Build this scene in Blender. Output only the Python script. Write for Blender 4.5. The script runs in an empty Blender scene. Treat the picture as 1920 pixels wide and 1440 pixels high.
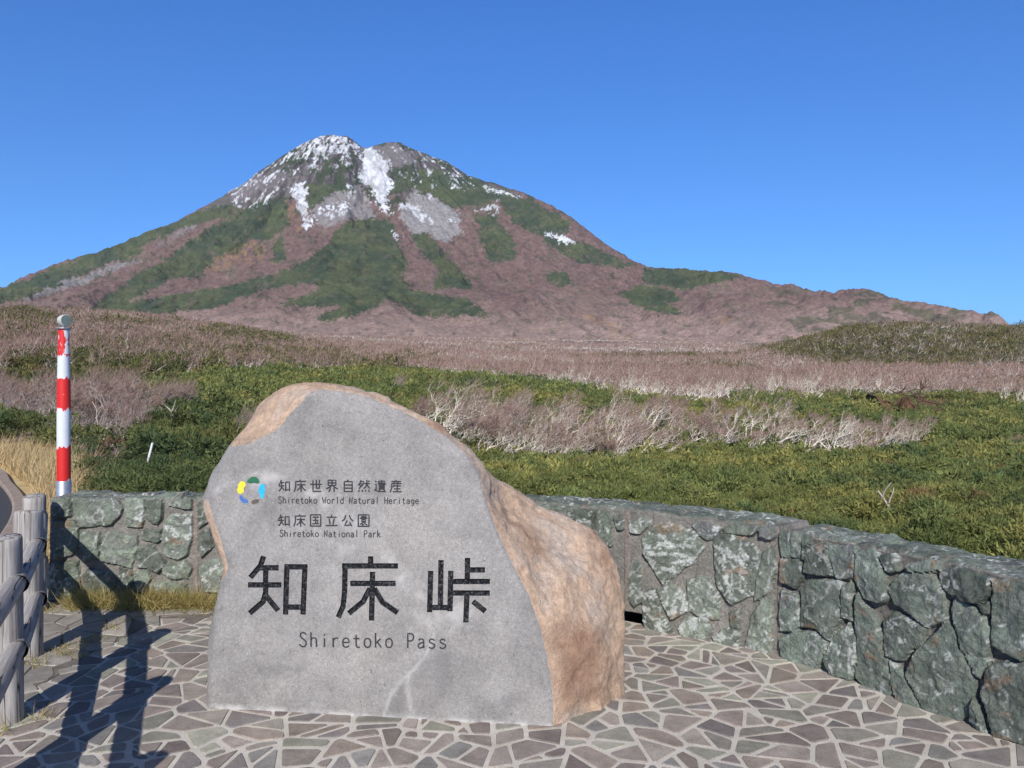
import bpy, bmesh, math, random
import numpy as np
from mathutils import Vector, Matrix
from mathutils.bvhtree import BVHTree

random.seed(7)
RNG = np.random.default_rng(11)
R = math.radians
SC = bpy.context.scene
COL = SC.collection

# ------------------------------------------------------------------ camera, sky, sun, exposure
HFOV = R(66.0)
F = 960.0 / math.tan(HFOV / 2)          # focal length in photo pixels (photo 1920 x 1440)
EYE = 1.55
cam_d = bpy.data.cameras.new('camera')
cam_d.sensor_width = 36.0
cam_d.lens = 18.0 / math.tan(HFOV / 2)
cam_d.clip_start = 0.05
cam_d.clip_end = 60000.0
cam = bpy.data.objects.new('camera', cam_d)
COL.objects.link(cam)
cam.location = (0, 0, EYE)
cam.rotation_euler = (R(90), 0, 0)
SC.camera = cam

SUN_EL, SUN_AZ = R(33.0), R(186.0)      # azimuth clockwise from +Y: behind the camera, a little to its left
world = bpy.data.worlds.new('World')
SC.world = world
world.use_nodes = True
wn = world.node_tree.nodes
wl = world.node_tree.links
wn.clear()
sky = wn.new('ShaderNodeTexSky')
sky.sky_type = 'NISHITA'
sky.sun_disc = False
sky.sun_elevation = SUN_EL
sky.sun_rotation = SUN_AZ
sky.altitude = 2500
sky.air_density = 1.0
sky.dust_density = 0.0
sky.ozone_density = 7.0
bg = wn.new('ShaderNodeBackground')
bg.inputs['Strength'].default_value = 0.15
wo = wn.new('ShaderNodeOutputWorld')
tint = wn.new('ShaderNodeMix'); tint.data_type = 'RGBA'; tint.blend_type = 'MULTIPLY'      # the deep blue of mountain air
tint.inputs[0].default_value = 1.0; tint.inputs[7].default_value = (0.50, 0.82, 1.0, 1)
wl.new(sky.outputs[0], tint.inputs[6])
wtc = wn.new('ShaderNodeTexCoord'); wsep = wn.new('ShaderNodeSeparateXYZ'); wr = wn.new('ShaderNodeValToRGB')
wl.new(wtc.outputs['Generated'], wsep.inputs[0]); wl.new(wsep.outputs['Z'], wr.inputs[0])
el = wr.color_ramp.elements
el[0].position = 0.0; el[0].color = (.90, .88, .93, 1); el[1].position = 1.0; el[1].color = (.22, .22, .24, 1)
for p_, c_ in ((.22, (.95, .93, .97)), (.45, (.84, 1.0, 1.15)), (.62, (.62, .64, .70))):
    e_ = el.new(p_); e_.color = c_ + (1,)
deep = wn.new('ShaderNodeMix'); deep.data_type = 'RGBA'; deep.blend_type = 'MULTIPLY'; deep.inputs[0].default_value = 1.0  # ramp also dims the sky overhead, out of view, to deepen the shadows
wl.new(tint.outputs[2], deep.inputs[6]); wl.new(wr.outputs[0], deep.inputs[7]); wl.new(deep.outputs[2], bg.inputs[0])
wl.new(bg.outputs[0], wo.inputs[0])

sun_d = bpy.data.lights.new('sun', 'SUN')
sun_d.energy = 4.6
sun_d.angle = R(0.53)
sun_d.color = (1.0, 0.95, 0.89)
sun = bpy.data.objects.new('sun', sun_d)
COL.objects.link(sun)
to_sun = Vector((math.sin(SUN_AZ) * math.cos(SUN_EL), math.cos(SUN_AZ) * math.cos(SUN_EL), math.sin(SUN_EL)))
sun.rotation_euler = to_sun.to_track_quat('Z', 'Y').to_euler()
sun.location = (-3, -12, 14)
SC.view_settings.view_transform = 'Standard'
SC.view_settings.look = 'None'
SC.view_settings.exposure = 0.22
SC.view_settings.gamma = 1.0
SC.cycles.max_bounces = 6
SC.cycles.use_denoising = True

# ------------------------------------------------------------------ numeric helpers
def _h(ix, iy, iz, seed):
    n = (ix.astype(np.int64) * 374761393 + iy.astype(np.int64) * 668265263 + iz.astype(np.int64) * 2147483647 + seed * 974711) & 0xffffffff
    n = ((n ^ (n >> 13)) * 1274126177) & 0xffffffff
    n = ((n ^ (n >> 16)) * 2246822519) & 0xffffffff
    n = n ^ (n >> 15)
    return (n & 0xffffff) / float(0xffffff)

def vnoise(x, y, z=None, seed=0):
    x = np.asarray(x, float); y = np.asarray(y, float)
    z = np.zeros_like(x) if z is None else np.asarray(z, float)
    ix, iy, iz = np.floor(x), np.floor(y), np.floor(z)
    fx, fy, fz = x - ix, y - iy, z - iz
    fx = fx * fx * (3 - 2 * fx); fy = fy * fy * (3 - 2 * fy); fz = fz * fz * (3 - 2 * fz)
    ix = ix.astype(np.int64); iy = iy.astype(np.int64); iz = iz.astype(np.int64)
    def g(a, b, c): return _h(ix + a, iy + b, iz + c, seed)
    x00 = g(0,0,0) * (1 - fx) + g(1,0,0) * fx
    x10 = g(0,1,0) * (1 - fx) + g(1,1,0) * fx
    a = x00 * (1 - fy) + x10 * fy
    if not np.any(fz): return a
    x01 = g(0,0,1) * (1 - fx) + g(1,0,1) * fx
    x11 = g(0,1,1) * (1 - fx) + g(1,1,1) * fx
    b = x01 * (1 - fy) + x11 * fy
    return a * (1 - fz) + b * fz

def fbm(x, y, z=None, seed=0, oct=4, gain=0.5):            # 0..1, mean about 0.5
    s = 0; a = 1.0; t = 0; f = 1.0
    for o in range(oct):
        s = s + a * vnoise(x * f + 17.3 * o, y * f - 9.1 * o, None if z is None else z * f + 4.7 * o, seed + o)
        t += a; a *= gain; f *= 2.03
    return s / t

def ridged(x, y, z=None, seed=0, oct=4):
    s = 0; a = 1.0; t = 0; f = 1.0
    for o in range(oct):
        s = s + a * (1 - np.abs(2 * vnoise(x * f + 7.3 * o, y * f + 3.1 * o, None if z is None else z * f, seed + o) - 1))
        t += a; a *= 0.5; f *= 2.07
    return s / t

def sstep(a, b, x):
    t = np.clip((x - a) / (b - a), 0, 1)
    return t * t * (3 - 2 * t)

def in_poly(px, py, poly):
    inside = np.zeros(px.shape, bool)
    n = len(poly)
    for i in range(n):
        x0, y0 = poly[i]; x1, y1 = poly[(i + 1) % n]
        if y0 == y1: continue
        c = ((y0 > py) != (y1 > py)) & (px < (x1 - x0) * (py - y0) / (y1 - y0) + x0)
        inside ^= c
    return inside

def edge_dist(px, py, poly, closed=True):
    d = np.full(px.shape, 1e9)
    n = len(poly)
    for i in range(n if closed else n - 1):
        x0, y0 = poly[i]; x1, y1 = poly[(i + 1) % n]
        ex, ey = x1 - x0, y1 - y0
        t = np.clip(((px - x0) * ex + (py - y0) * ey) / (ex * ex + ey * ey + 1e-12), 0, 1)
        d = np.minimum(d, np.hypot(px - x0 - t * ex, py - y0 - t * ey))
    return d

# ------------------------------------------------------------------ mesh / material helpers
def build_mesh(name, V, faces, cols=None, smooth=False, mats=(), midx=None, attrs=None):
    me = bpy.data.meshes.new(name)
    V = np.asarray(V, np.float32)
    if not isinstance(faces, (list, tuple)): faces = [faces]
    faces = [np.asarray(f, np.int32) for f in faces if len(f)]
    loops = np.concatenate([f.ravel() for f in faces])
    sizes = np.concatenate([np.full(len(f), f.shape[1], np.int32) for f in faces])
    me.vertices.add(len(V)); me.vertices.foreach_set('co', V.ravel())
    me.loops.add(len(loops)); me.loops.foreach_set('vertex_index', loops)
    me.polygons.add(len(sizes))
    me.polygons.foreach_set('loop_start', np.concatenate([[0], np.cumsum(sizes)[:-1]]).astype(np.int32))
    me.polygons.foreach_set('use_smooth', np.full(len(sizes), smooth, bool))
    for m in mats: me.materials.append(m)
    if midx is not None: me.polygons.foreach_set('material_index', np.asarray(midx, np.int32))
    me.update(calc_edges=True)
    if cols is not None: set_col(me, cols)
    for k, v in (attrs or {}).items():
        a = me.attributes.new(k, 'FLOAT', 'POINT'); a.data.foreach_set('value', np.asarray(v, np.float32))
    return me

def set_col(me, c):
    c = np.asarray(c, np.float32)
    if c.shape[1] == 3: c = np.concatenate([c, np.ones((len(c), 1), np.float32)], 1)
    a = me.attributes.new('col', 'FLOAT_COLOR', 'POINT')
    a.data.foreach_set('color', c.ravel())

def link(name, me, parent=None):
    o = bpy.data.objects.new(name, me); COL.objects.link(o)
    if parent: o.parent = parent
    return o

def empty(name, loc=(0, 0, 0), rz=0):
    o = bpy.data.objects.new(name, None); COL.objects.link(o)
    o.location = loc; o.rotation_euler = (0, 0, rz); o.empty_display_size = 0.2
    return o

def tag(o, label=None, cat=None, group=None, kind=None):
    if label: o['label'] = label
    if cat: o['category'] = cat
    if group: o['group'] = group
    if kind: o['kind'] = kind
    return o

class NT:
    def __init__(s, name, rough=0.9, spec=0.3):
        s.m = bpy.data.materials.new(name); s.m.use_nodes = True
        s.n = s.m.node_tree.nodes; s.l = s.m.node_tree.links
        s.b = s.n['Principled BSDF']
        s.b.inputs['Roughness'].default_value = rough
        s.b.inputs['Specular IOR Level'].default_value = spec
        s.tc = s.n.new('ShaderNodeTexCoord')
    def attr(s, name):
        a = s.n.new('ShaderNodeAttribute'); a.attribute_name = name; return a
    def obj(s, scale=(1, 1, 1)):
        mp = s.n.new('ShaderNodeMapping'); mp.inputs['Scale'].default_value = scale
        s.l.new(s.tc.outputs['Object'], mp.inputs['Vector']); return mp.outputs[0]
    def noise(s, scale, detail=4, rough=0.55, vec=None, dist=0.0):
        t = s.n.new('ShaderNodeTexNoise'); t.inputs['Scale'].default_value = scale
        t.inputs['Detail'].default_value = detail; t.inputs['Roughness'].default_value = rough
        t.inputs['Distortion'].default_value = dist
        s.l.new(vec if vec is not None else s.tc.outputs['Object'], t.inputs['Vector']); return t.outputs[0]
    def ramp(s, fac, stops):
        r = s.n.new('ShaderNodeValToRGB')
        el = r.color_ramp.elements
        while len(el) < len(stops): el.new(0.5)
        for e, (p, c) in zip(el, stops):
            e.position = p; e.color = (c if isinstance(c, tuple) else (c, c, c)) + (1,)
        s.l.new(fac, r.inputs[0]); return r.outputs[0]
    def mix(s, fac, a, b, mode='MIX'):
        m = s.n.new('ShaderNodeMix'); m.data_type = 'RGBA'; m.blend_type = mode
        for sock, v in ((m.inputs[0], fac), (m.inputs[6], a), (m.inputs[7], b)):
            if isinstance(v, (int, float)): sock.default_value = v
            elif isinstance(v, tuple): sock.default_value = v + (1,)
            else: s.l.new(v, sock)
        return m.outputs[2]
    def math(s, op, a, b=0.0, c=None):
        m = s.n.new('ShaderNodeMath'); m.operation = op
        for sock, v in zip(m.inputs, (a, b, c)):
            if v is None: continue
            if isinstance(v, (int, float)): sock.default_value = v
            else: s.l.new(v, sock)
        return m.outputs[0]
    def bump(s, height, strength=0.5, dist=0.01, prev=None):
        b = s.n.new('ShaderNodeBump'); b.inputs['Strength'].default_value = strength
        b.inputs['Distance'].default_value = dist
        s.l.new(height, b.inputs['Height'])
        if prev is not None: s.l.new(prev, b.inputs['Normal'])
        return b.outputs[0]
    def done(s, col=None, normal=None, rough=None):
        if col is not None:
            if isinstance(col, tuple): s.b.inputs['Base Color'].default_value = col + (1,)
            else: s.l.new(col, s.b.inputs['Base Color'])
        if normal is not None: s.l.new(normal, s.b.inputs['Normal'])
        if rough is not None: s.l.new(rough, s.b.inputs['Roughness'])
        return s.m

def m_attr(name, nscale=None, nlo=0.75, nhi=1.25, bump=None, rough=0.95, spec=0.15, back=0.0):
    t = NT(name, rough, spec); c = t.attr('col').outputs['Color']
    if nscale: c = t.mix(1.0, c, t.ramp(t.noise(nscale, 6, 0.65), [(0.3, nlo), (0.7, nhi)]), 'MULTIPLY')
    nm = None
    if bump: nm = t.bump(t.noise(bump[0], 6, 0.65), bump[1], bump[2])
    return t.done(c, nm)

def tube(pts, rad, sides=6, cap=True):
    pts = [Vector(p) for p in pts]; V = []; Fq = []; Ft = []
    up = Vector((0.31, 0.17, 0.93)).normalized()
    for i, p in enumerate(pts):
        d = (pts[min(i + 1, len(pts) - 1)] - pts[max(i - 1, 0)]).normalized()
        a = d.cross(up)
        if a.length < 1e-3: a = d.cross(Vector((1, 0, 0)))
        a.normalize(); b = d.cross(a)
        for k in range(sides):
            t = 2 * math.pi * k / sides
            V.append(p + (a * math.cos(t) + b * math.sin(t)) * rad[i])
    for i in range(len(pts) - 1):
        for k in range(sides):
            k2 = (k + 1) % sides
            Fq.append((i * sides + k, i * sides + k2, (i + 1) * sides + k2, (i + 1) * sides + k))
    if cap:
        c = len(V); V.append(pts[-1]); o = (len(pts) - 1) * sides
        for k in range(sides): Ft.append((o + k, o + (k + 1) % sides, c))
    return V, Fq, Ft

class MB:                                     # gathers tubes and blades into one mesh
    def __init__(s): s.V = []; s.Q = []; s.T = []
    def add(s, V, Q=(), T=()):
        o = len(s.V); s.V += [tuple(v) for v in V]
        s.Q += [tuple(i + o for i in f) for f in Q]; s.T += [tuple(i + o for i in f) for f in T]
    def mesh(s, name, mat, smooth=False):
        fs = [np.array(x, np.int32) for x in (s.Q, s.T) if x]
        return build_mesh(name, np.array(s.V), fs, smooth=smooth, mats=[mat])

# ------------------------------------------------------------------ terrain height
TD = [0.5, 4.2, 6.5, 10, 15, 20, 28, 40, 50, 70, 100, 150, 250, 400, 700, 1200, 1800, 2600, 9000]
TZ = {
 -900: [-.04,-.04,-.03,-.03,.0,.1,.2,.5,.9,2.0,4.5,9.0,21,37,60,98,140,190,200],
 0:    [-.04,-.04,-.03,-.03,.0,.1,.2,.5,.9,2.0,4.5,9.0,21,37.5,60,98,140,190,200],
 130:  [-.04,-.04,-.04,-.03,.0,.05,.2,.4,.8,1.9,4.2,8.5,20,36.5,60,100,145,195,200],
 300:  [-.20,-.20,-.12,-.12,-.15,-.1,.1,.4,.8,1.7,3.8,8.0,18,33,54,88,125,170,200],
 600:  [-.20,-.20,-.2,-.3,-.4,-.3,.0,.3,.5,1.0,2.5,4.5,10.5,20,38,72,105,150,200],
 1000: [-.20,-.20,-.2,-.4,-.75,-1.1,-1.7,-1.6,-.5,.2,1.3,2.6,7.5,15,33,66,100,150,200],
 1300: [-.20,-.20,-.25,-.45,-.9,-1.3,-1.9,-1.9,-1.2,-.5,.3,1.8,6.5,13.5,31,62,95,150,200],
 1420: [-.20,-.20,-.3,-.5,-1.0,-1.5,-2.1,-2.1,-1.6,-1.1,-.5,1.2,6,15,31,60,90,140,200],
 1620: [-.20,-.20,-.3,-.5,-1.0,-1.45,-1.95,-2.2,-1.9,-1.6,-1.9,.8,8,35,34,50,80,110,150],
 1900: [-.20,-.20,-.3,-.5,-.9,-1.2,-1.6,-1.9,-2.0,-1.9,-2.2,.6,8,32,36,60,80,90,90],
 2800: [-.20,-.20,-.3,-.5,-.9,-1.2,-1.6,-1.9,-2.0,-1.9,-2.2,.6,7,29,36,60,80,90,90],
}
GX = np.linspace(-900, 2800, 372)             # columns (photo pixel of the bearing) of the height table
GL = np.linspace(math.log(0.5), math.log(9000), 420)
_k = np.array(sorted(TZ)); _t = np.array([TZ[k] for k in _k], float)
_rows = np.array([np.interp(GX, _k, _t[:, j]) for j in range(len(TD))])        # d x col
GZ = np.array([np.interp(GL, np.log(TD), _rows[:, i]) for i in range(len(GX))]).T   # row d, col px
def _blur(a, n, ax):
    p = np.pad(a, [(n, n) if i == ax else (0, 0) for i in range(2)], 'edge')
    c = np.cumsum(p, ax); c = np.concatenate([np.zeros_like(np.take(c, [0], ax)), c], ax)
    w = 2 * n + 1
    return (np.take(c, range(w, c.shape[ax]), ax) - np.take(c, range(0, c.shape[ax] - w), ax)) / w
for _ in range(2):
    GZ = _blur(GZ, 6, 0); GZ = _blur(GZ, 4, 1)

def ground_z(x, d, detail=True):
    x = np.asarray(x, float); d = np.maximum(np.asarray(d, float), 0.5)
    px = np.clip(960 + F * x / d, GX[0], GX[-1] - 1e-3)
    u = (px - GX[0]) / (GX[1] - GX[0]); v = (np.log(d) - GL[0]) / (GL[1] - GL[0])
    v = np.clip(v, 0, len(GL) - 1.001); u = np.clip(u, 0, len(GX) - 1.001)
    i = u.astype(int); j = v.astype(int); a = u - i; b = v - j
    z = (GZ[j, i] * (1 - a) + GZ[j, i + 1] * a) * (1 - b) + (GZ[j + 1, i] * (1 - a) + GZ[j + 1, i + 1] * a) * b
    if detail:
        w = sstep(9, 40, d); w2 = sstep(120, 600, d)
        z = z + w * (fbm(x / 9, d / 9, seed=5) - .5) * .5 + w2 * (fbm(x / 60, d / 60, seed=6) - .5) * 9 * sstep(5000, 1500, d)
    return z

def proj(x, d, z):
    return 960 + F * x / d, 720 - F * (z - EYE) / d

_dd = np.exp(np.linspace(math.log(5.6), math.log(1800), 700))
def ground_hit(px, py, dz=0.0):              # where the bearing px meets ground seen at photo row py
    x = (px - 960) / F * _dd
    y = proj(x, _dd, ground_z(x, _dd) + dz)[1]
    k = np.where(y <= py)[0]
    d = _dd[k[0]] if len(k) else _dd[-1]
    x = (px - 960) / F * d
    return float(x), float(d), float(ground_z(np.array([x]), np.array([d]))[0])

# zones on the photo plan (polygon corners are photo pixels of where the cover shows)
PINE = [(140,862),(236,868),(262,806),(335,792),(262,724),(300,704),(500,698),(700,699),(850,704),(1000,718),(1150,738),(1300,758),(1450,771),
        (1700,780),(1850,776),(2600,760),(2600,1500),(400,1500),(270,960),(150,885)]
BIRCH1 = [(760,770),(775,850),(900,870),(1190,868),(1235,838),(1470,850),(1590,862),(1740,842),(1765,822),(1600,800),(1500,790),(1300,772),(1150,766),(1000,762),(850,752)]
SCRUB = [(-80,765),(60,800),(150,842),(250,858),(262,880),(150,878),(90,842),(0,838),(-80,835)]
GRASS = [(-900,838),(20,832),(100,830),(150,868),(190,905),(270,945),(270,1400),(-900,1400)]
BANK = [(1585,748),(1640,742),(1830,748),(1850,765),(1800,780),(1660,776),(1590,764)]
GREENHILL = [(1380,650),(1480,618),(1620,592),(1760,606),(2800,610),(2800,695),(1560,690)]
OLIVE = [(0,585),(60,583),(110,600),(60,640),(0,650)]
OLIVE2 = [(350,640),(420,605),(500,598),(570,625),(560,650),(430,655)]
OLIVE4 = [(-100,604),(330,604),(560,645),(560,698),(300,703),(240,735),(-100,745)]
OLIVE3 = [(0,690),(120,660),(330,650),(560,660),(860,690),(700,697),(300,702),(200,712),(0,716)]

# ------------------------------------------------------------------ ground sheet
def make_ground():
    px = np.concatenate([np.linspace(-900, 2800, 520)])
    ang = np.arctan((px - 960) / F)
    rest = np.linspace(ang[-1], ang[0] + 2 * math.pi, 60)[1:-1]
    a = np.concatenate([ang, rest])
    d = np.exp(np.linspace(math.log(0.6), math.log(1900), 420)); d = np.concatenate([d, [2600, 4000, 7000, 12000]])
    A, D = np.meshgrid(a, d)
    front = (np.arange(len(a)) < len(px))
    fall = np.where(front, 1.0, 0.0)[None, :]
    Rr = np.where(front[None, :], D / np.maximum(np.cos(A), 0.2), D * 1.6)
    X = Rr * np.sin(A); Y = Rr * np.cos(A)
    Z = np.where(front[None, :], ground_z(X, np.where(front[None, :], np.maximum(Y, .5), 1.0)), -0.05)
    Z = np.where(D > 2500, np.where(front[None, :], 60, -0.05) * sstep(9000, 2500, D) - 40 * sstep(3000, 9000, D), Z)
    nd, na = X.shape
    V = np.stack([X, Y, Z], -1).reshape(-1, 3)
    idx = np.arange(nd * na).reshape(nd, na); nxt = np.roll(idx, -1, 1)
    Q = np.stack([idx[:-1], nxt[:-1], nxt[1:], idx[1:]], -1).reshape(-1, 4)
    V = np.concatenate([V, [[0, 0, -0.05]]]); c = len(V) - 1
    T = np.stack([np.full(na, c), nxt[0], idx[0]], -1)
    x, y, z = V[:, 0], np.maximum(V[:, 1], .5), V[:, 2]
    P, Qy = proj(x, y, z)
    w = 6 * (fbm(x / 3, y / 3, seed=21) - .5); P2 = P + 60 * (fbm(P / 60, Qy / 12, seed=22) - .5); Q2 = Qy + 14 * (fbm(P / 50, Qy / 10, seed=23) - .5) + w * 0
    n = fbm(P / 14, Qy / 3.0, seed=24, oct=5); n2 = fbm(x / 40, y / 40, seed=25, oct=5)
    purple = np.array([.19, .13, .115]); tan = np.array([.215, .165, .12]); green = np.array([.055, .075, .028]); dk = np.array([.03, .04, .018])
    col = purple * (0.7 + .6 * n)[:, None]
    t = sstep(.5, .75, n2)[:, None]; col = col * (1 - .55 * t) + tan * .55 * t
    for poly, c_, k in ((GREENHILL, np.array([.062,.07,.036]), .9), (OLIVE, np.array([.10,.10,.035]), .85), (OLIVE2, np.array([.08,.095,.03]), .85), (OLIVE3, np.array([.07,.085,.03]), .75)):
        m = in_poly(P2, Q2, poly)[:, None] * k * (.55 + .9 * sstep(.35, .6, n))[:, None].clip(0, 1)
        m = m.clip(0, 1); col = col * (1 - m) + c_ * m
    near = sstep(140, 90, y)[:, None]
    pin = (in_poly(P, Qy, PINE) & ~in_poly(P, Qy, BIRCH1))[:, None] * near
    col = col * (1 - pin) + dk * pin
    gr = in_poly(P, Qy, GRASS)[:, None] * 1.0
    col = col * (1 - gr) + np.array([.50, .39, .21]) * gr
    bk = in_poly(P2 * .2 + P * .8, Qy, BANK)[:, None] * 1.0
    col = col * (1 - bk) + np.array([.17, .095, .055]) * bk
    far = (D.reshape(-1) > 1900); col[:-1][far] = np.array([.14, .12, .10])
    me = build_mesh('ground', V, [Q, T], cols=col, smooth=True, mats=[m_attr('ground_soil', 3.0, .8, 1.2, (6.0, .4, .05))])
    tag(link('ground', me), kind='structure')
make_ground()

# ------------------------------------------------------------------ mountain
RIDGE = [(-1000,760),(-600,690),(-300,640),(-100,580),(0,541),(60,515),(130,487),(200,468),(270,437),(330,415),(400,378),(450,348),(500,312),(540,285),(570,267),(600,256),(628,252),
 (650,256),(668,266),(680,277),(690,277),(708,271),(735,265),(750,268),(765,276),(800,289),(840,305),(880,330),(930,345),(980,360),(1040,388),(1080,414),(1130,452),(1180,484),(1212,500),
 (1260,503),(1320,507),(1380,515),(1440,533),(1500,545),(1560,556),(1600,558),(1650,570),(1700,586),(1750,590),(1820,604),(1870,615),(1920,626),(1990,638),(2100,655),(2400,710),(2800,760)]
RDIST = [(-1000,2300),(-300,2700),(0,2900),(630,3300),(900,3200),(1210,2800),(1500,2300),(1900,1800),(2800,1600)]
def c5(L): return [(x * .5208, 230 + y * .5208) for x, y in L]
def c6(L): return [(960 + x * .5, 440 + y * .5) for x, y in L]
def c7(L): return [(440 + x * .2708, 240 + y * .2708) for x, y in L]
GREENS = [c5(p) for p in (
 [(-300,720),(0,600),(270,490),(480,400),(640,350),(800,290),(870,300),(830,330),(700,370),(620,390),(520,440),(500,480),(420,500),(300,540),(200,590),(100,630),(0,655),(-300,800)],
 [(310,680),(400,610),(560,510),(720,400),(850,320),(960,270),(1030,270),(1040,340),(1050,380),(1000,400),(970,430),(900,420),(860,470),(800,480),(740,520),(720,560),(640,550),(560,600),(480,640),(420,680)],
 [(985,440),(1020,400),(1035,490),(980,505)], [(915,440),(945,445),(940,480),(912,478)],
 [(1260,350),(1400,350),(1440,430),(1470,520),(1440,560),(1520,610),(1690,640),(1760,690),(1520,700),(1400,640),(1290,690),(1180,715),(1140,700),(1240,660),(1000,660),(1140,610),(1130,575),(1000,590),(880,620),(800,660),(600,685),(330,680),(520,640),(780,590),(960,550),(1080,510),(1180,440),(1210,380)],
 [(1480,400),(1540,400),(1600,470),(1660,530),(1690,600),(1560,600),(1580,520),(1530,480),(1490,440)],
 [(1720,330),(1780,330),(1830,390),(1860,490),(1760,510),(1730,430)],
 [(1100,220),(1240,210),(1280,260),(1200,240),(1110,310)],
 [(1400,230),(1440,180),(1560,160),(1640,200),(1720,200),(1920,290),(2060,360),(2040,400),(1920,400),(1850,360),(1800,280),(1700,300),(1640,310),(1560,260),(1480,230),(1440,250)],
 )] + [c6(p) for p in (
 [(100,-10),(200,10),(330,60),(480,120),(380,125),(250,100),(130,40)], [(130,140),(200,140),(240,180),(180,195),(130,180)],
 [(490,125),(600,125),(780,135),(860,155),(740,190),(640,205),(480,180)], [(390,220),(480,190),(600,205),(630,240),(580,260),(640,300),(560,300),(470,265)],
 )]
SNOW = [(c7(p), k) for p, k in (
 ([(430,110),(620,40),(760,40),(890,140),(860,180),(780,170),(700,190),(600,170),(540,190),(420,190)], .56),
 ([(-60,420),(430,110),(620,170),(800,180),(830,260),(400,320),(380,350),(100,420),(0,520)], .27),
 ([(890,120),(980,150),(1080,270),(1060,320),(1100,420),(1060,470),(1050,530),(1070,600),(1030,590),(980,500),(920,400),(830,340),(860,320),(880,250)], 1.02),
 ([(400,370),(490,370),(500,470),(520,580),(525,690),(490,730),(430,520),(370,450)], .85),
 ([(540,600),(700,500),(820,540),(760,620),(650,650),(560,680)], .45),
 ([(780,380),(830,470),(800,490),(770,400)], .6), ([(880,470),(940,480),(920,520)], .7),
 ([(1060,520),(1200,520),(1300,560),(1400,640),(1530,620),(1520,660),(1420,660),(1300,640),(1240,560),(1150,560)], .85),
 ([(1260,430),(1330,440),(1400,490),(1340,480)], .5), ([(1420,280),(1530,350),(1500,340)], .8), ([(1490,380),(1530,390),(1530,430),(1500,410)], .7),
 ([(1670,560),(1780,530),(1830,500),(1840,600),(1760,590)], .75), ([(1080,700),(1150,780),(1100,770)], .75),
 ([(1000,100),(1500,200),(1700,400),(1660,470),(1500,420),(1250,440),(1100,350)], .11),
 ([(0,480),(300,380),(350,460),(100,560),(0,560)], .22), ([(1750,400),(2000,470),(1990,490),(1740,440)], .35),
 )] + [(c6([(100,-12),(200,0),(275,27),(210,32),(120,8)]), .5)]
GREYS = [(c5([(600,375),(800,270),(960,180),(1060,170),(1060,250),(1030,280),(960,265),(870,305),(830,330),(700,372)]), (.125, .115, .108))] + [(c7(p), c) for p, c in (
 ([(1140,560),(1240,430),(1400,480),(1560,600),(1570,740),(1450,790),(1340,730),(1240,730),(1150,640)], (.27,.255,.25)),
 ([(540,560),(700,440),(880,400),(960,560),(960,660),(800,620),(700,660),(560,690)], (.23,.21,.205)),
 ([(-40,400),(200,330),(420,330),(500,350),(300,400),(0,520)], (.17,.15,.15)),
 ([(940,130),(1080,100),(1200,160),(1250,250),(1080,260)], (.16,.145,.145)))] + [(c5(p), c) for p, c in (
 ([(60,650),(200,580),(330,540),(440,500),(520,490),(430,525),(300,580),(180,622)], (.22,.205,.20)),
 ([(540,460),(620,400),(690,360),(800,300),(820,310),(700,380),(600,430)], (.20,.17,.165)))]
ORANGE = [c6([(205,275),(290,298),(460,380),(440,392),(330,345)]), c6([(760,310),(830,320),(800,350)]), c5([(730,540),(800,470),(900,430),(960,450),(950,500),(850,520)]), c5([(1030,270),(1060,300),(1080,400),(1050,390)])]

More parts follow.
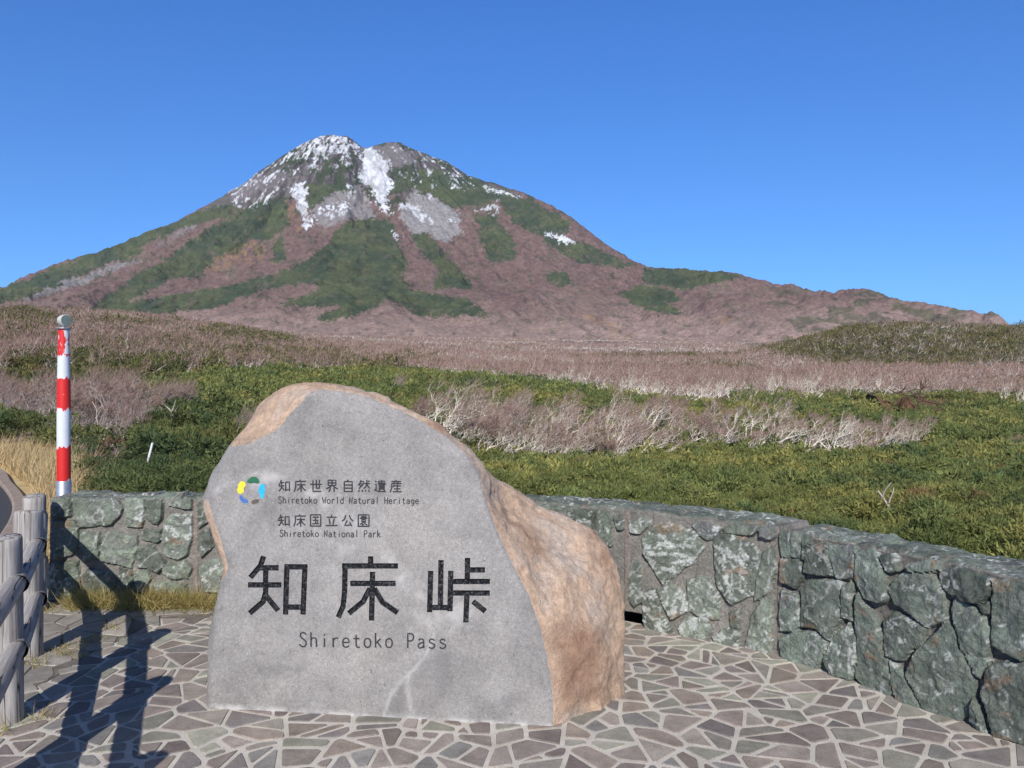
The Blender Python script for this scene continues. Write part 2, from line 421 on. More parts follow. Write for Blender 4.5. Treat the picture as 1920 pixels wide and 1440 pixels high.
def make_mountain():
    cols = np.concatenate([np.arange(-980, -60, 8), np.arange(-60, 1980, 2.0), np.arange(1980, 2780, 8)]); rows = np.linspace(0, 1, 420)
    ry = np.interp(cols, *zip(*RIDGE)); rd = np.interp(cols, *zip(*RDIST))
    rough = (fbm(cols / 9, cols * 0, seed=31, oct=4) - .5) * 5
    C, T = np.meshgrid(cols, rows)
    RY = (ry + rough)[None, :]; RD = rd[None, :]
    yb = np.interp(cols, [-1000, 0, 600, 1200, 1900, 2800], [720, 665, 668, 685, 715, 770])[None, :]
    Y = yb + (RY - yb) * T
    D0 = 1150 * np.interp(cols, [-1000, 1200, 1900, 2800], [1, 1, .75, .75])[None, :]
    D = D0 + (RD - D0) * T ** 0.92
    X = (C - 960) / F * D; Z = EYE + (720 - Y) * D / F
    # relief: spurs and gullies running down from the summit
    xs, ys = (640 - 960) / F * 3300, 3300.0
    th = np.arctan2(D - ys - 350, X - xs); rr = np.hypot(X - xs, D - ys - 350)
    wv = fbm(X / 260, D / 260, seed=33, oct=4) - .5
    gul = ridged(th * 5.5 + wv * .9, rr / 1500 + wv, seed=34, oct=3) - .5
    gul2 = ridged(th * 19 + wv * 2.2, rr / 420, seed=35, oct=3) - .5
    gul3 = ridged(th * 52 + wv * 3.5, rr / 260, seed=37, oct=3) - .5
    fine = ridged(X / 55, D / 55, Z / 55, seed=36, oct=4) - .5
    amp = sstep(0, .25, T) * sstep(1.0, .86, T)
    Z = Z + amp * (gul * 80 + gul2 * 44 + gul3 * 20 * sstep(.3, .8, T)) + sstep(0, .15, T) * sstep(1.0, .97, T) * fine * 20 * (.4 + 1.1 * T)
    # far side
    back = []
    for k in range(1, 9):
        f_ = k / 8.0
        db = D[-1] + 1600 * f_
        back.append(np.stack([(cols - 960) / F * db, db, Z[-1] * (1 - f_ * 1.05) - 3 * k], -1))
    V = np.stack([X, D, Z], -1)
    PX, PY = proj(X, D, Z)
    n1 = fbm(PX / 26, PY / 26, seed=41, oct=5) - .5; n2 = fbm(PX / 26, PY / 26, seed=42, oct=5) - .5
    P = PX + 14 * n1; Q = PY + 10 * n2
    f1 = fbm(PX / 6 - PY / 9, PY / 4, seed=141, oct=4, gain=.7) - .5; f2 = fbm(PX / 6 - PY / 9, PY / 4, seed=142, oct=4, gain=.7) - .5
    P = P + 26 * f1; Q = Q + 20 * f2
    fn = fbm(PX / 5, PY / 3.2, seed=43, oct=4); mid = fbm(PX / 40, PY / 16, seed=44, oct=4)
    shp = PX.shape
    col = np.ones(shp + (3,)) * np.array([.168, .112, .100])
    col *= (.66 + .68 * fn)[..., None]
    tanm = sstep(.52, .75, mid)[..., None] * .4
    col = col * (1 - tanm) + np.array([.22, .165, .135]) * tanm
    def lay(col, m, c): return col * (1 - m[..., None]) + np.asarray(c) * m[..., None] if np.ndim(c) == 1 else col * (1 - m[..., None]) + c * m[..., None]
    # rock of the summit dome
    dome = sstep(395, 335, Q + 25 * n1) * sstep(1060, 900, PX) * sstep(330, 470, PX)
    col = lay(col, dome, np.array([.135, .118, .118]) * (.6 + .8 * fn)[..., None])
    rib = dome * sstep(.55, .75, ridged(th * 40 + wv * 3, rr / 140, seed=151, oct=3))
    col = lay(col, rib * .85, np.array([.062, .058, .058]))
    dg = sstep(420, 380, Q) * sstep(480, 540, PX) * sstep(.48, .56, fbm(PX / 12, PY / 10, seed=45, oct=4)) * .9
    col = lay(col, dg, np.array([.05, .066, .034]))
    for poly, c in GREYS:
        m = in_poly(P, Q, poly) * 1.0; col = lay(col, m, np.array(c) * (.75 + .5 * fn)[..., None])
    gcol = np.array([.054, .074, .045]); gcol2 = np.array([.082, .098, .049])
    gm = np.zeros(shp)
    for poly in GREENS: gm = np.maximum(gm, in_poly(P, Q, poly) * 1.0)
    gm2 = gm * (1 - .35 * sstep(.60, .75, fbm(PX / 10, PY / 5, seed=46, oct=4)))
    strays = (fbm(PX / 14, PY / 6, seed=47, oct=5, gain=.65) > .65) & (PY > 440) & (PX < 1400)
    gm2 = np.maximum(gm2, strays * .6)
    rh = sstep(1330, 1500, PX) * sstep(520, 560, PY) * sstep(.5, .62, fbm(PX / 30, PY / 10, seed=48, oct=4)) * .7
    gm2 = np.maximum(gm2, rh)
    ga = sstep(.35, .65, mid)[..., None]
    col = lay(col, gm2, (gcol * (1 - ga) + gcol2 * ga) * (.7 + .6 * fn)[..., None])
    foot = sstep(545, 640, PY + 34 * n1) * .85 * (1 - gm2) * (.6 + .8 * fn)
    col = lay(col, np.clip(foot, 0, 1), np.array([.335, .245, .205]))
    for poly in ORANGE:
        m = in_poly(P, Q, poly) * sstep(.45, .6, fn) * .6; col = lay(col, m, np.array([.27, .165, .08]))
    # snow lies in patches; speckle decides where inside each field
    sp = fbm(PX / 4.2 + .5 * PY / 5.5, PY / 4.4 - .25 * PX / 5, seed=49, oct=3, gain=.7)
    sp = .5 * sp + .5 * fbm(th * 46 + n1 * 1.2, rr / 90, seed=149, oct=3, gain=.65)
    sp = (sp - sp.min()) / (sp.max() - sp.min())
    q = np.quantile(sp, np.linspace(0, 1, 101))
    rank = np.interp(sp, q, np.linspace(0, 1, 101))
    den = np.zeros(shp)
    for poly, k in SNOW: den = np.maximum(den, in_poly(P, Q, poly) * k * (.45 + .55 * np.clip(edge_dist(PX, PY, poly) / 4, 0, 1)))
    sm = sstep(-.09, .12, den - rank) * (den > 0) * (.62 + .38 * sstep(.35, .65, fbm(PX / 9, PY / 9, seed=150, oct=3)))
    col = lay(col, sm, np.array([.66, .68, .71]))
    nr, nc = shp
    V = np.concatenate([V.reshape(-1, 3)] + back); cc = np.concatenate([col.reshape(-1, 3)] + [np.ones((nc, 3)) * .11] * 8)
    idx = np.arange((nr + 8) * nc).reshape(nr + 8, nc)
    Qf = np.stack([idx[:-1, :-1], idx[:-1, 1:], idx[1:, 1:], idx[1:, :-1]], -1).reshape(-1, 4)
    me = build_mesh('mountain', V, Qf, cols=cc, smooth=True, mats=[m_attr('mountain_cover', 0.12, .75, 1.25, (0.11, .8, 7.0))])
    tag(link('mountain', me), kind='structure')
make_mountain()

# ------------------------------------------------------------------ stone wall
WP = [(-3.27, 5.58), (-2.2, 5.55), (-1.1, 5.50), (0.05, 5.42), (0.50, 5.23), (0.83, 5.0), (1.20, 4.76), (1.54, 4.48), (1.74, 4.18), (1.93, 3.85), (2.2, 3.38), (2.55, 2.7), (2.85, 1.9), (3.05, 0.9), (3.1, -0.6)]
def catmull(P, n=24):
    P = [np.array(p, float) for p in P]; out = []
    for i in range(len(P) - 1):
        p0 = P[max(i - 1, 0)]; p1 = P[i]; p2 = P[i + 1]; p3 = P[min(i + 2, len(P) - 1)]
        for k in range(n):
            t = k / n
            out.append(.5 * ((2 * p1) + (-p0 + p2) * t + (2 * p0 - 5 * p1 + 4 * p2 - p3) * t * t + (-p0 + 3 * p1 - 3 * p2 + p3) * t ** 3))
    out.append(P[-1]); return np.array(out)
WPATH = catmull(WP)
WS = np.concatenate([[0], np.cumsum(np.hypot(*np.diff(WPATH, axis=0).T))])
_wk = (WPATH[:, 0] / np.maximum(WPATH[:, 1], .05))
def wall_sz(px, py):                            # photo pixel on the wall front -> (s along wall, z)
    k = (px - 960) / F
    i = int(np.clip(np.searchsorted(_wk[:300], k), 1, 299))
    t = (k - _wk[i - 1]) / (_wk[i] - _wk[i - 1])
    t = float(np.clip(t, -.5, 1.5))
    s = WS[i - 1] + t * (WS[i] - WS[i - 1]); d = WPATH[i - 1, 1] + t * (WPATH[i, 1] - WPATH[i - 1, 1])
    return s, EYE - (py - 720) * d / F
SJ = wall_sz(1462, 1100)[0]                     # the step between the two wall heights
WTHICK = 0.36
def c3(L): return [(x * .375, 900 + y * .375) for x, y in L]
def c4(L): return [(1150 + x * .401, 920 + y * .401) for x, y in L]
LS = [
 [(268,98),(355,98),(355,180),(268,190)], [(365,105),(400,92),(590,92),(618,140),(600,180),(560,222),(400,235),(375,200)],
 [(630,100),(725,92),(725,160),(712,235),(640,235),(632,160)], [(740,105),(815,100),(815,190),(790,220),(765,215),(740,190)],
 [(845,115),(960,95),(975,135),(940,145),(850,128)], [(825,200),(870,170),(965,175),(970,260),(940,370),(890,400),(830,380),(815,300)],
 [(715,250),(810,250),(808,300),(785,312),(712,300)], [(520,275),(560,258),(690,280),(690,340),(660,440),(600,420),(510,400)],
 [(410,255),(500,262),(505,350),(495,395),(420,400),(405,330)], [(700,330),(770,325),(830,410),(800,460),(740,440),(690,430)],
 [(830,420),(930,405),(965,440),(940,490),(850,495),(815,460)], [(258,210),(385,200),(400,235),(395,330),(370,370),(260,400),(255,300)],
 [(250,420),(390,405),(405,500),(370,570),(250,600)], [(420,480),(450,440),(560,470),(590,520),(500,590),(430,580)],
 [(600,440),(655,455),(680,490),(640,560),(595,540)], [(670,465),(740,450),(755,490),(720,560),(690,550)],
 [(1000,260),(1050,240),(1070,330),(1010,385),(995,330)], [(1000,440),(1060,390),(1130,400),(1150,480),(1120,560),(1030,560)], [(995,120),(1040,100),(1050,200),(1000,240)],
 [(770,520),(850,510),(930,520),(950,580),(780,590)]]
RS = [
 [(5,120),(45,110),(48,180),(25,185)], [(80,140),(150,125),(180,150),(130,200),(80,190)],
 [(135,220),(190,165),(260,150),(390,200),(430,270),(400,300),(370,340),(300,390),(230,440),(150,300)], [(90,330),(125,340),(135,520),(100,545),(78,500),(75,400)],
 [(370,160),(440,150),(510,175),(490,220),(440,235),(400,200)], [(515,180),(560,150),(690,175),(660,205),(530,205)], [(690,180),(740,165),(808,190),(740,230),(690,215)],
 [(470,240),(500,200),(620,210),(680,290),(690,370),(650,490),(560,530),(490,450),(475,330)], [(700,290),(768,255),(768,370),(720,480),(660,515),(670,440)],
 [(345,420),(390,405),(460,400),(505,520),(500,605),(430,600),(355,560)], [(205,470),(260,420),(345,500),(345,565),(270,605)], [(140,600),(145,480),(185,450),(230,560),(285,680),(200,690),(150,645)],
 [(305,640),(340,590),(440,600),(465,640),(420,705),(330,695)], [(465,680),(540,640),(590,660),(590,730),(480,730)], [(615,740),(650,590),(700,510),(740,500),(745,650),(735,765),(640,755)],
 [(545,570),(600,555),(590,650),(550,640)],
 [(782,225),(800,195),(900,210),(895,310),(800,310)], [(905,225),(930,215),(920,300),(900,320)], [(782,320),(890,325),(890,400),(860,450),(790,420)],
 [(920,260),(1010,250),(1020,320),(1040,395),(910,380)], [(1018,265),(1140,260),(1150,330),(1130,400),(1060,410),(1024,320)],
 [(890,460),(930,420),(1060,420),(1090,450),(1070,600),(1020,690),(960,640),(890,630)], [(775,600),(800,460),(870,490),(880,620),(860,655),(790,650)],
 [(1150,290),(1230,280),(1260,340),(1300,500),(1270,520),(1190,505),(1145,420)], [(1090,450),(1120,430),(1125,600),(1080,590)],
 [(1150,480),(1190,540),(1240,600),(1270,700),(1310,850),(1310,970),(1200,930),(1145,870),(1150,640)], [(790,690),(860,660),(960,660),(1010,700),(990,780),(960,830),(860,820),(800,780)],
 [(1000,780),(1040,690),(1110,620),(1140,680),(1145,800),(1120,880),(1030,850)], [(1255,310),(1330,310),(1340,370),(1290,375)], [(1395,350),(1530,330),(1535,365),(1480,390),(1400,375)],
 [(1305,460),(1360,390),(1500,385),(1560,480),(1570,600),(1470,635),(1390,560),(1330,530)], [(1285,600),(1330,570),(1460,640),(1455,690),(1360,790),(1290,770),(1275,680)],
 [(1530,380),(1640,370),(1780,420),(1770,480),(1720,520),(1620,500),(1550,440)], [(1590,560),(1610,500),(1720,560),(1770,640),(1760,790),(1720,870),(1660,820),(1640,700)],
 [(1380,860),(1440,740),(1570,615),(1610,650),(1640,760),(1695,870),(1690,1030),(1580,1085),(1450,1020)], [(1310,790),(1375,870),(1450,1020),(1340,975),(1320,900)],
 [(1730,540),(1780,520),(1775,570),(1740,575)], [(1790,430),(1920,430),(2000,450),(2010,700),(1920,790),(1790,720)],
 [(1735,950),(1770,820),(1850,800),(2000,850),(2020,1050),(1960,1190),(1800,1140)], [(1690,1010),(1700,980),(1740,1080),(1760,1130),(1680,1075)]]
RWHITE = {2: .62, 7: .5, 9: .35, 10: .6, 11: .6, 12: .6, 13: .45, 14: .4, 1: .5, 0: .4, 27: .5, 28: .85, 3: .2, 30: .22, 31: .3, 4: .3, 6: .45}
RPURP = {4: 1, 6: 1, 20: .7, 22: .6, 9: .5}
def make_wall():
    ds = 0.0085
    S = np.arange(0, WS[-1], ds); X0 = np.interp(S, WS, WPATH[:, 0]); Y0 = np.interp(S, WS, WPATH[:, 1])
    tx = np.gradient(X0); ty = np.gradient(Y0); L = np.hypot(tx, ty); tx /= L; ty /= L
    for _ in range(3):
        tx = np.convolve(np.pad(tx, 8, 'edge'), np.ones(17) / 17, 'valid'); ty = np.convolve(np.pad(ty, 8, 'edge'), np.ones(17) / 17, 'valid')
    L = np.hypot(tx, ty); nx, ny = ty / L, -tx / L
    HT = np.where(S < SJ, .730, .702) + .012 * (vnoise(S * 2.2, S * 0, seed=3) - .5)
    nf, nt, nb = 90, 46, 24
    # v runs up the front (0..1), across the top (1..2), down the back (2..3)
    v = np.concatenate([np.linspace(0, 1, nf), 1 + np.linspace(0, 1, nt + 1)[1:], 2 + np.linspace(0, 1, nb + 1)[1:]])
    VV, SS = np.meshgrid(v, S, indexing='ij'); Hh = np.broadcast_to(HT, VV.shape)
    fr = VV <= 1; tp = (VV > 1) & (VV <= 2); bk = VV > 2
    base = -.06
    z = np.where(fr, base + (Hh - base) * VV, np.where(tp, Hh, Hh - (Hh + .4) * (VV - 2)))
    off = np.where(fr, 0, np.where(tp, (VV - 1) * WTHICK, WTHICK))
    h = np.zeros(VV.shape); col = np.ones(VV.shape + (3,)) * np.array([.24, .225, .195])
    stone = np.zeros(VV.shape)
    zf = z
    deep = fr & (SS > SJ - .01); h[deep] -= .011; col[deep] *= .75; h[fr & ~deep] -= .004
    h += np.where(fr, .006 * (fbm(SS * 30, zf * 30, seed=4) - .5), .006 * (fbm(SS * 30, off * 30, seed=4) - .5))
    col *= (.6 + .6 * fbm(SS * 14, (zf + off) * 14, seed=8))[..., None]
    lich = sstep(.6, .72, fbm(SS * 6, (zf + off) * 6, seed=9))[..., None]
    col = col * (1 - .35 * lich) + np.array([.36, .33, .28]) * .35 * lich
    def stone_in(mask, u, w, poly, amp, green, white, purple, seed, slope=.022):
        mu, mw = zip(*poly)
        bb = mask & (u > min(mu) - .03) & (u < max(mu) + .03) & (w > min(mw) - .03) & (w < max(mw) + .03)
        if not bb.any(): return
        uu = u[bb]; ww = w[bb]
        wu = uu + .016 * (fbm(uu * 22, ww * 22, seed=seed % 50) - .5); ww2 = ww + .016 * (fbm(uu * 22 + 9, ww * 22, seed=seed % 50 + 3) - .5)
        ins = in_poly(wu, ww2, poly); dist = edge_dist(wu, ww2, poly) * np.where(ins, 1, -1) + (.0115 if slope > .02 else .006)
        p = np.clip(dist / (slope * .45), 0, 1); prof = 1 - (1 - p) ** 1.5
        rg = random.Random(seed)
        cx = sum(mu) / len(mu); cz = sum(mw) / len(mw)
        gx, gz = rg.uniform(-.10, .10), rg.uniform(-.10, .10)
        fac = ridged(uu * 6 + seed, ww * 6, seed=seed % 97, oct=4) - .5
        fac2 = fbm(uu * 40, ww * 40, seed=seed % 89, oct=3) - .5
        crease = np.abs(((uu - cx) * math.cos(seed) + (ww - cz) * math.sin(seed)))
        pl = np.full(uu.shape, 1e9); sz = max(max(mu) - min(mu), max(mw) - min(mw))
        for _p in range(5):                     # split-rock facets
            a_ = rg.uniform(0, 6.28); g_ = rg.uniform(.10, .42); o_ = rg.uniform(.55, 1.15)
            pl = np.minimum(pl, amp * o_ + g_ * ((uu - cx) * math.cos(a_) + (ww - cz) * math.sin(a_)) + .012 * (fbm(uu * 18, ww * 18, seed=(seed + _p) % 83, oct=3) - .5))
        hh = prof * (.8 * np.clip(pl, .42 * amp, 1.7 * amp) + .2 * amp + .5 * gx * (uu - cx) + .5 * gz * (ww - cz) + fac * .026 + fac2 * .010)
        on = dist > 0
        b = np.where(bb); sel = tuple(q[on] for q in b)
        h[sel] = np.maximum(hh[on], .002); stone[sel] = 1
        g = np.array(green) * rg.uniform(.68, 1.45)
        n = fbm(uu * 16, ww * 16, seed=seed % 71, oct=5); st = fbm(uu * 9 + ww * 22, ww * 5 - uu * 12, seed=seed % 67, oct=4)
        c = g * (.45 + 1.1 * n)[:, None]
        pr = np.array([.125, .12, .135]); k = (purple * sstep(.4, .6, st))[:, None]; c = c * (1 - k) + pr * k
        lt = sstep(.52, .7, st)[:, None] * .5; c = c * (1 - lt) + np.array([.22, .24, .19]) * lt
        ca, sa = math.cos(seed * 1.7), math.sin(seed * 1.7)
        ra, rb = uu * ca + ww * sa, ww * ca - uu * sa
        rank = .55 * fbm(ra * 11, rb * 44, seed=seed % 61, oct=5, gain=.66) + .45 * fbm(uu * 30, ww * 30, seed=seed % 59, oct=4, gain=.7)
        wm = sstep(.67 - .26 * white, .72 - .26 * white, rank)[:, None] * .85
        vein = sstep(.955, .99, 1 - np.abs(2 * fbm(uu * 5 - ww * 3, ww * 5 + uu * 2, seed=seed % 53, oct=4) - 1))[:, None] * .55
        wm = np.maximum(wm, vein); c = c * (1 - wm) + np.array([.54, .56, .52]) * wm
        rust = sstep(.70, .78, fbm(uu * 9, ww * 9, seed=seed % 43))[:, None] * .5; c = c * (1 - rust) + np.array([.27, .17, .10]) * rust
        col[sel] = c[on]
    sd = 100
    rgw = random.Random(4)
    for q in LS:
        stone_in(fr, SS, z, [wall_sz(*p) for p in c3(q)], .036, (.170, .195, .150), rgw.choice([.05, .1, .2, .4]), rgw.choice([.1, .1, .5]), sd, .016); sd += 1
    for i, q in enumerate(RS):
        rt = i >= 16
        stone_in(fr, SS, z, [wall_sz(*p) for p in c4(q)], .052 if rt else .030, (.135, .162, .132) if rt else (.178, .202, .160), RWHITE.get(i, .08), RPURP.get(i, .15), sd, .024 if rt else .018); sd += 1
    # stretches hidden behind the boulder and past the right edge of the photo
    def fill(s0, s1, w0, w1, mask, w, nrow, size, amp):
        rg = random.Random(5 + int(s0 * 10)); rh = (w1 - w0) / nrow
        nonlocal sd
        for r in range(nrow):
            s = s0 + rg.uniform(0, size * .3)
            while s < s1 - .05:
                wd = min(rg.uniform(.6, 1.4) * size, s1 - s); a, b = w0 + r * rh, w0 + (r + 1) * rh
                g = .011; j = lambda: rg.uniform(-.02, .02)
                if wd > .07:
                    poly = [(s + g, a + g), (s + wd * .5, a + g + abs(j()) * .4), (s + wd - g, a + g + j() * .3), (s + wd - g + j() * .5, b - g + j() * .3), (s + wd * .5 + j(), b - g), (s + g, b - g + j() * .3)]
                    stone_in(mask, SS, w, poly, amp, (.12, .142, .112), rg.choice([.05, .1, .3]), rg.uniform(0, .5), sd, .014); sd += 1
                s += wd
    fill(wall_sz(430, 1000)[0], wall_sz(1150, 1000)[0], 0, .73, fr, z, 3, .30, .025)
    fill(wall_sz(1918, 1200)[0] + .12, S[-1], -.02, .69, fr, z, 3, .3, .04)
    fill(0.02, SJ - .01, .012, WTHICK - .02, tp, off, 2, .34, .022)
    fill(SJ + .02, S[-1], .012, WTHICK - .02, tp, off, 2, .32, .026)
    # panel joints, and the drain opening by the boulder
    for px_ in (366, 1176, 1462):
        sj = wall_sz(px_, 1050)[0]; m = fr & (np.abs(SS - sj) < .016) ; h[m] = .004 * fbm(SS[m] * 40, z[m] * 40, seed=2); col[m] = np.array([.26, .22, .19]) * (.7 + .5 * fbm(SS[m] * 30, z[m] * 30, seed=12))[:, None]
    s0, s1 = wall_sz(1168, 1160)[0], wall_sz(1206, 1160)[0]
    m = fr & (SS > s0 - .3) & (SS < s1) & (z < .085); h[m] = -.22; col[m] = np.array([.05, .045, .04])
    ang = np.where(fr, np.where(VV > .96, (VV - .96) / .04 * .6, 0), np.where(tp, math.pi / 2 - np.clip((1.1 - VV) / .1, 0, 1) * .6, math.pi))
    cn = np.cos(ang); up = np.where(bk, 0, np.sin(ang))
    NX = nx[None, :] * cn; NY = ny[None, :] * cn
    X = X0[None, :] - nx[None, :] * off + NX * h; Y = Y0[None, :] - ny[None, :] * off + NY * h; Z = z + up * h
    rough = .024 * (fbm(SS * 6, off * 8 + 3.3, seed=15, oct=3) - .5); Z += np.where(tp, rough, 0)
    nv, ns = VV.shape
    V = np.stack([X, Y, Z], -1).reshape(-1, 3); idx = np.arange(nv * ns).reshape(nv, ns)
    Q = np.stack([idx[:-1, :-1], idx[:-1, 1:], idx[1:, 1:], idx[1:, :-1]], -1).reshape(-1, 4)
    caps = []
    for cidx in (idx[:, 0], idx[:, -1]):
        f0 = cidx[:nf]; 
        c0 = len(V); V = np.concatenate([V, [V[cidx].mean(0)]]); col = np.concatenate([col.reshape(-1, 3), [[.12, .14, .12]]])
        caps.append(np.stack([cidx[:-1], cidx[1:], np.full(nv - 1, c0)], -1))
    t = NT('wall_stone', .82, .35); c = t.attr('col').outputs['Color']
    c = t.mix(1.0, c, t.ramp(t.noise(70, 8, .7), [(.3, .62), (.7, 1.38)]), 'MULTIPLY')
    c = t.mix(t.ramp(t.noise(38, 8, .75, dist=1.5), [(.68, 0.0), (.78, .30)]), c, (.42, .44, .42))
    nb_ = t.bump(t.noise(60, 8, .7), .6, .014); nb_ = t.bump(t.noise(20, 8, .65, dist=1.2), .75, .03, nb_)
    mat = t.done(c, nb_)
    me = build_mesh('stone_wall', V, [Q] + caps, cols=col.reshape(-1, 3), smooth=False, mats=[mat])
    o = link('stone_wall', me)
    tag(o, 'low mortared wall of rough green stones curving behind the inscribed boulder', 'wall')
make_wall()

# ------------------------------------------------------------------ crazy paving
def clip_poly(poly, a, b, c):                  # keep a*x + b*y <= c
    out = []; n = len(poly)
    for i in range(n):
        p, q = poly[i], poly[(i + 1) % n]; fp = a * p[0] + b * p[1] - c; fq = a * q[0] + b * q[1] - c
        if fp <= 0: out.append(p)
        if fp * fq < 0:
            t = fp / (fp - fq); out.append((p[0] + t * (q[0] - p[0]), p[1] + t * (q[1] - p[1])))
    return out
def area(p): return .5 * abs(sum(p[i][0] * p[(i + 1) % len(p)][1] - p[(i + 1) % len(p)][0] * p[i][1] for i in range(len(p))))
def ccw(p):
    s = sum(p[i][0] * p[(i + 1) % len(p)][1] - p[(i + 1) % len(p)][0] * p[i][1] for i in range(len(p)))
    return p if s > 0 else p[::-1]
def inset(p, m):
    p = ccw(p); out = list(p); n = len(p)
    for i in range(n):
        x0, y0 = p[i]; x1, y1 = p[(i + 1) % n]; ex, ey = x1 - x0, y1 - y0; L = math.hypot(ex, ey)
        if L < 1e-6: continue
        a, b = ey / L, -ex / L                 # outward normal of a ccw polygon
        out = clip_poly(out, a, b, a * x0 + b * y0 - m)
        if len(out) < 3: return []
    return out
def dedupe(p, e=.006):
    out = []
    for q in p:
        if not out or math.hypot(q[0] - out[-1][0], q[1] - out[-1][1]) > e: out.append(q)
    if len(out) > 1 and math.hypot(out[0][0] - out[-1][0], out[0][1] - out[-1][1]) < e: out.pop()
    return out
def cut_corners(p, rg, lo, hi):
    out = []; n = len(p)
    for i in range(n):
        a, b, c = p[i - 1], p[i], p[(i + 1) % n]; t = rg.uniform(lo, hi)
        l1 = math.hypot(a[0] - b[0], a[1] - b[1]); l2 = math.hypot(c[0] - b[0], c[1] - b[1])
        k1 = min(t / max(l1, 1e-6), .3); k2 = min(t / max(l2, 1e-6), .3)
        out += [(b[0] + (a[0] - b[0]) * k1, b[1] + (a[1] - b[1]) * k1), (b[0] + (c[0] - b[0]) * k2, b[1] + (c[1] - b[1]) * k2)]
    return out
def wall_front_y(x):                           # depth of the wall's front at that x (for x up to about 3)
    k = np.argsort(WPATH[:, 0]); return float(np.interp(x, WPATH[k, 0], WPATH[k, 1]))
def border(x, y): return y > 5.13 - .04 * x and x < .35 or x < -2.42 + .10 * (y - 4.3)
def make_paving():
    rg = random.Random(23)
    x0, x1, y0, y1 = -4.2, 3.15, -2.2, 5.75
    seeds = []; cell = .32; grid = {}
    for _ in range(26000):
        x, y = rg.uniform(x0, x1), rg.uniform(y0, y1); r = rg.choice([.095, .115, .135, .16]) * (1.35 if border(x, y) else 1)
        gx, gy = int(x // cell), int(y // cell); ok = True
        for i in (-1, 0, 1):
            for j in (-1, 0, 1):
                for (a, b, q) in grid.get((gx + i, gy + j), ()):
                    if (a - x) ** 2 + (b - y) ** 2 < ((r + q) * .78) ** 2: ok = False
        if ok: grid.setdefault((gx, gy), []).append((x, y, r)); seeds.append((x, y, r))
    cells = []
    for (x, y, r) in seeds:
        p = [(x - .6, y - .6), (x + .6, y - .6), (x + .6, y + .6), (x - .6, y + .6)]
        gx, gy = int(x // cell), int(y // cell)
        for i in range(-3, 4):
            for j in range(-3, 4):
                for (a, b, q) in grid.get((gx + i, gy + j), ()):
                    if a == x and b == y: continue
                    dx, dy = a - x, b - y; L2 = dx * dx + dy * dy
                    if L2 > 1.1: continue
                    p = clip_poly(p, dx, dy, (dx * x + dy * y) + (L2 + r * r - q * q) / 2)
                    if len(p) < 3: break
        if len(p) >= 3: cells.append((p, x, y))
    out = []
    def split(p, depth):
        A = area(p)
        if A < .012 or (A < .030 and rg.random() < .75) or depth <= 0: out.append(p); return
        cx = sum(q[0] for q in p) / len(p); cy = sum(q[1] for q in p) / len(p)
        # chord mostly across the longer axis, so pieces stay stout but angular
        sxx = sum((q[0] - cx) ** 2 for q in p); syy = sum((q[1] - cy) ** 2 for q in p); sxy = sum((q[0] - cx) * (q[1] - cy) for q in p)
        t = .5 * math.atan2(2 * sxy, sxx - syy) + rg.gauss(0, .55); a, b = math.cos(t), math.sin(t); c = a * (cx + rg.uniform(-.02, .02)) + b * (cy + rg.uniform(-.02, .02))
        for s in (1, -1):
            q = clip_poly(p, a * s, b * s, c * s)
            if len(q) >= 3: split(q, depth - 1)
    for p, x, y in cells: split(p, 1 if border(x, y) else 4)
    V = []; Fs = {}; colr = []; mi = []; faces = []
    pal = [(.165,.125,.115),(.15,.115,.108),(.19,.15,.135),(.175,.165,.135),(.205,.20,.155),(.16,.15,.145),(.21,.175,.15),(.185,.14,.115),(.135,.115,.115),(.18,.16,.14)]
    bpal = [(.17,.15,.13),(.15,.13,.115),(.19,.165,.14),(.16,.145,.13)]
    for p in out:
        cx = sum(q[0] for q in p) / len(p); cy = sum(q[1] for q in p) / len(p)
        if cy > wall_front_y(cx) + .05 and cx < 3.0 or cx > 3.05: continue
        bd = border(cx, cy)
        m = rg.uniform(.003, .007) if bd else rg.uniform(.005, .0115)
        q = inset(dedupe(p), m); q = dedupe(q)
        if len(q) < 3 or area(q) < .0014: continue
        q = cut_corners(q, rg, .004, .016)
        q = [(a + rg.uniform(-.0025, .0025), b + rg.uniform(-.0025, .0025)) for a, b in q]; q = ccw(q)
        i2 = inset(q, .005)
        zt = (.009 if bd else .0045) + rg.uniform(-.001, .0015); gx, gy = rg.uniform(-.008, .008), rg.uniform(-.008, .008)
        n = len(q); ccx = cx; o = len(V)
        # outer rim slightly below the mortar, top ring pulled in towards the centre
        for a, b in q: V.append((a, b, -.004))
        for a, b in q:
            L = math.hypot(cx - a, cy - b) or 1; k = min(.006 / L, .3)
            V.append((a + (cx - a) * k, b + (cy - b) * k, zt + gx * (a - cx) + gy * (b - cy)))
        c = rg.choice(bpal if bd else pal); f_ = rg.uniform(1.2, 1.85) * (1.2 if bd else 1); mu = sum(c) / 3; c = tuple((u * .62 + mu * .38) * f_ * w_ for u, w_ in zip(c, (1.01, 1.0, .93)))
        colr += [c] * (2 * n)
        for i in range(n): faces.append((o + i, o + (i + 1) % n, o + n + (i + 1) % n, o + n + i))
        faces.append(tuple(o + n + i for i in range(n)))
    t = NT('paving_slab', .8, .3); c = t.attr('col').outputs['Color']
    c = t.mix(1.0, c, t.ramp(t.noise(9, 8, .7), [(.3, .72), (.7, 1.3)]), 'MULTIPLY')
    c = t.mix(1.0, c, t.ramp(t.noise(150, 4, .7), [(.3, .75), (.7, 1.25)]), 'MULTIPLY')
    c = t.mix(t.ramp(t.noise(5, 8, .75, dist=.6), [(.58, 0.0), (.74, .45)]), c, (.33, .30, .26))
    slab = t.done(c, t.bump(t.noise(60, 8, .65), .35, .006))
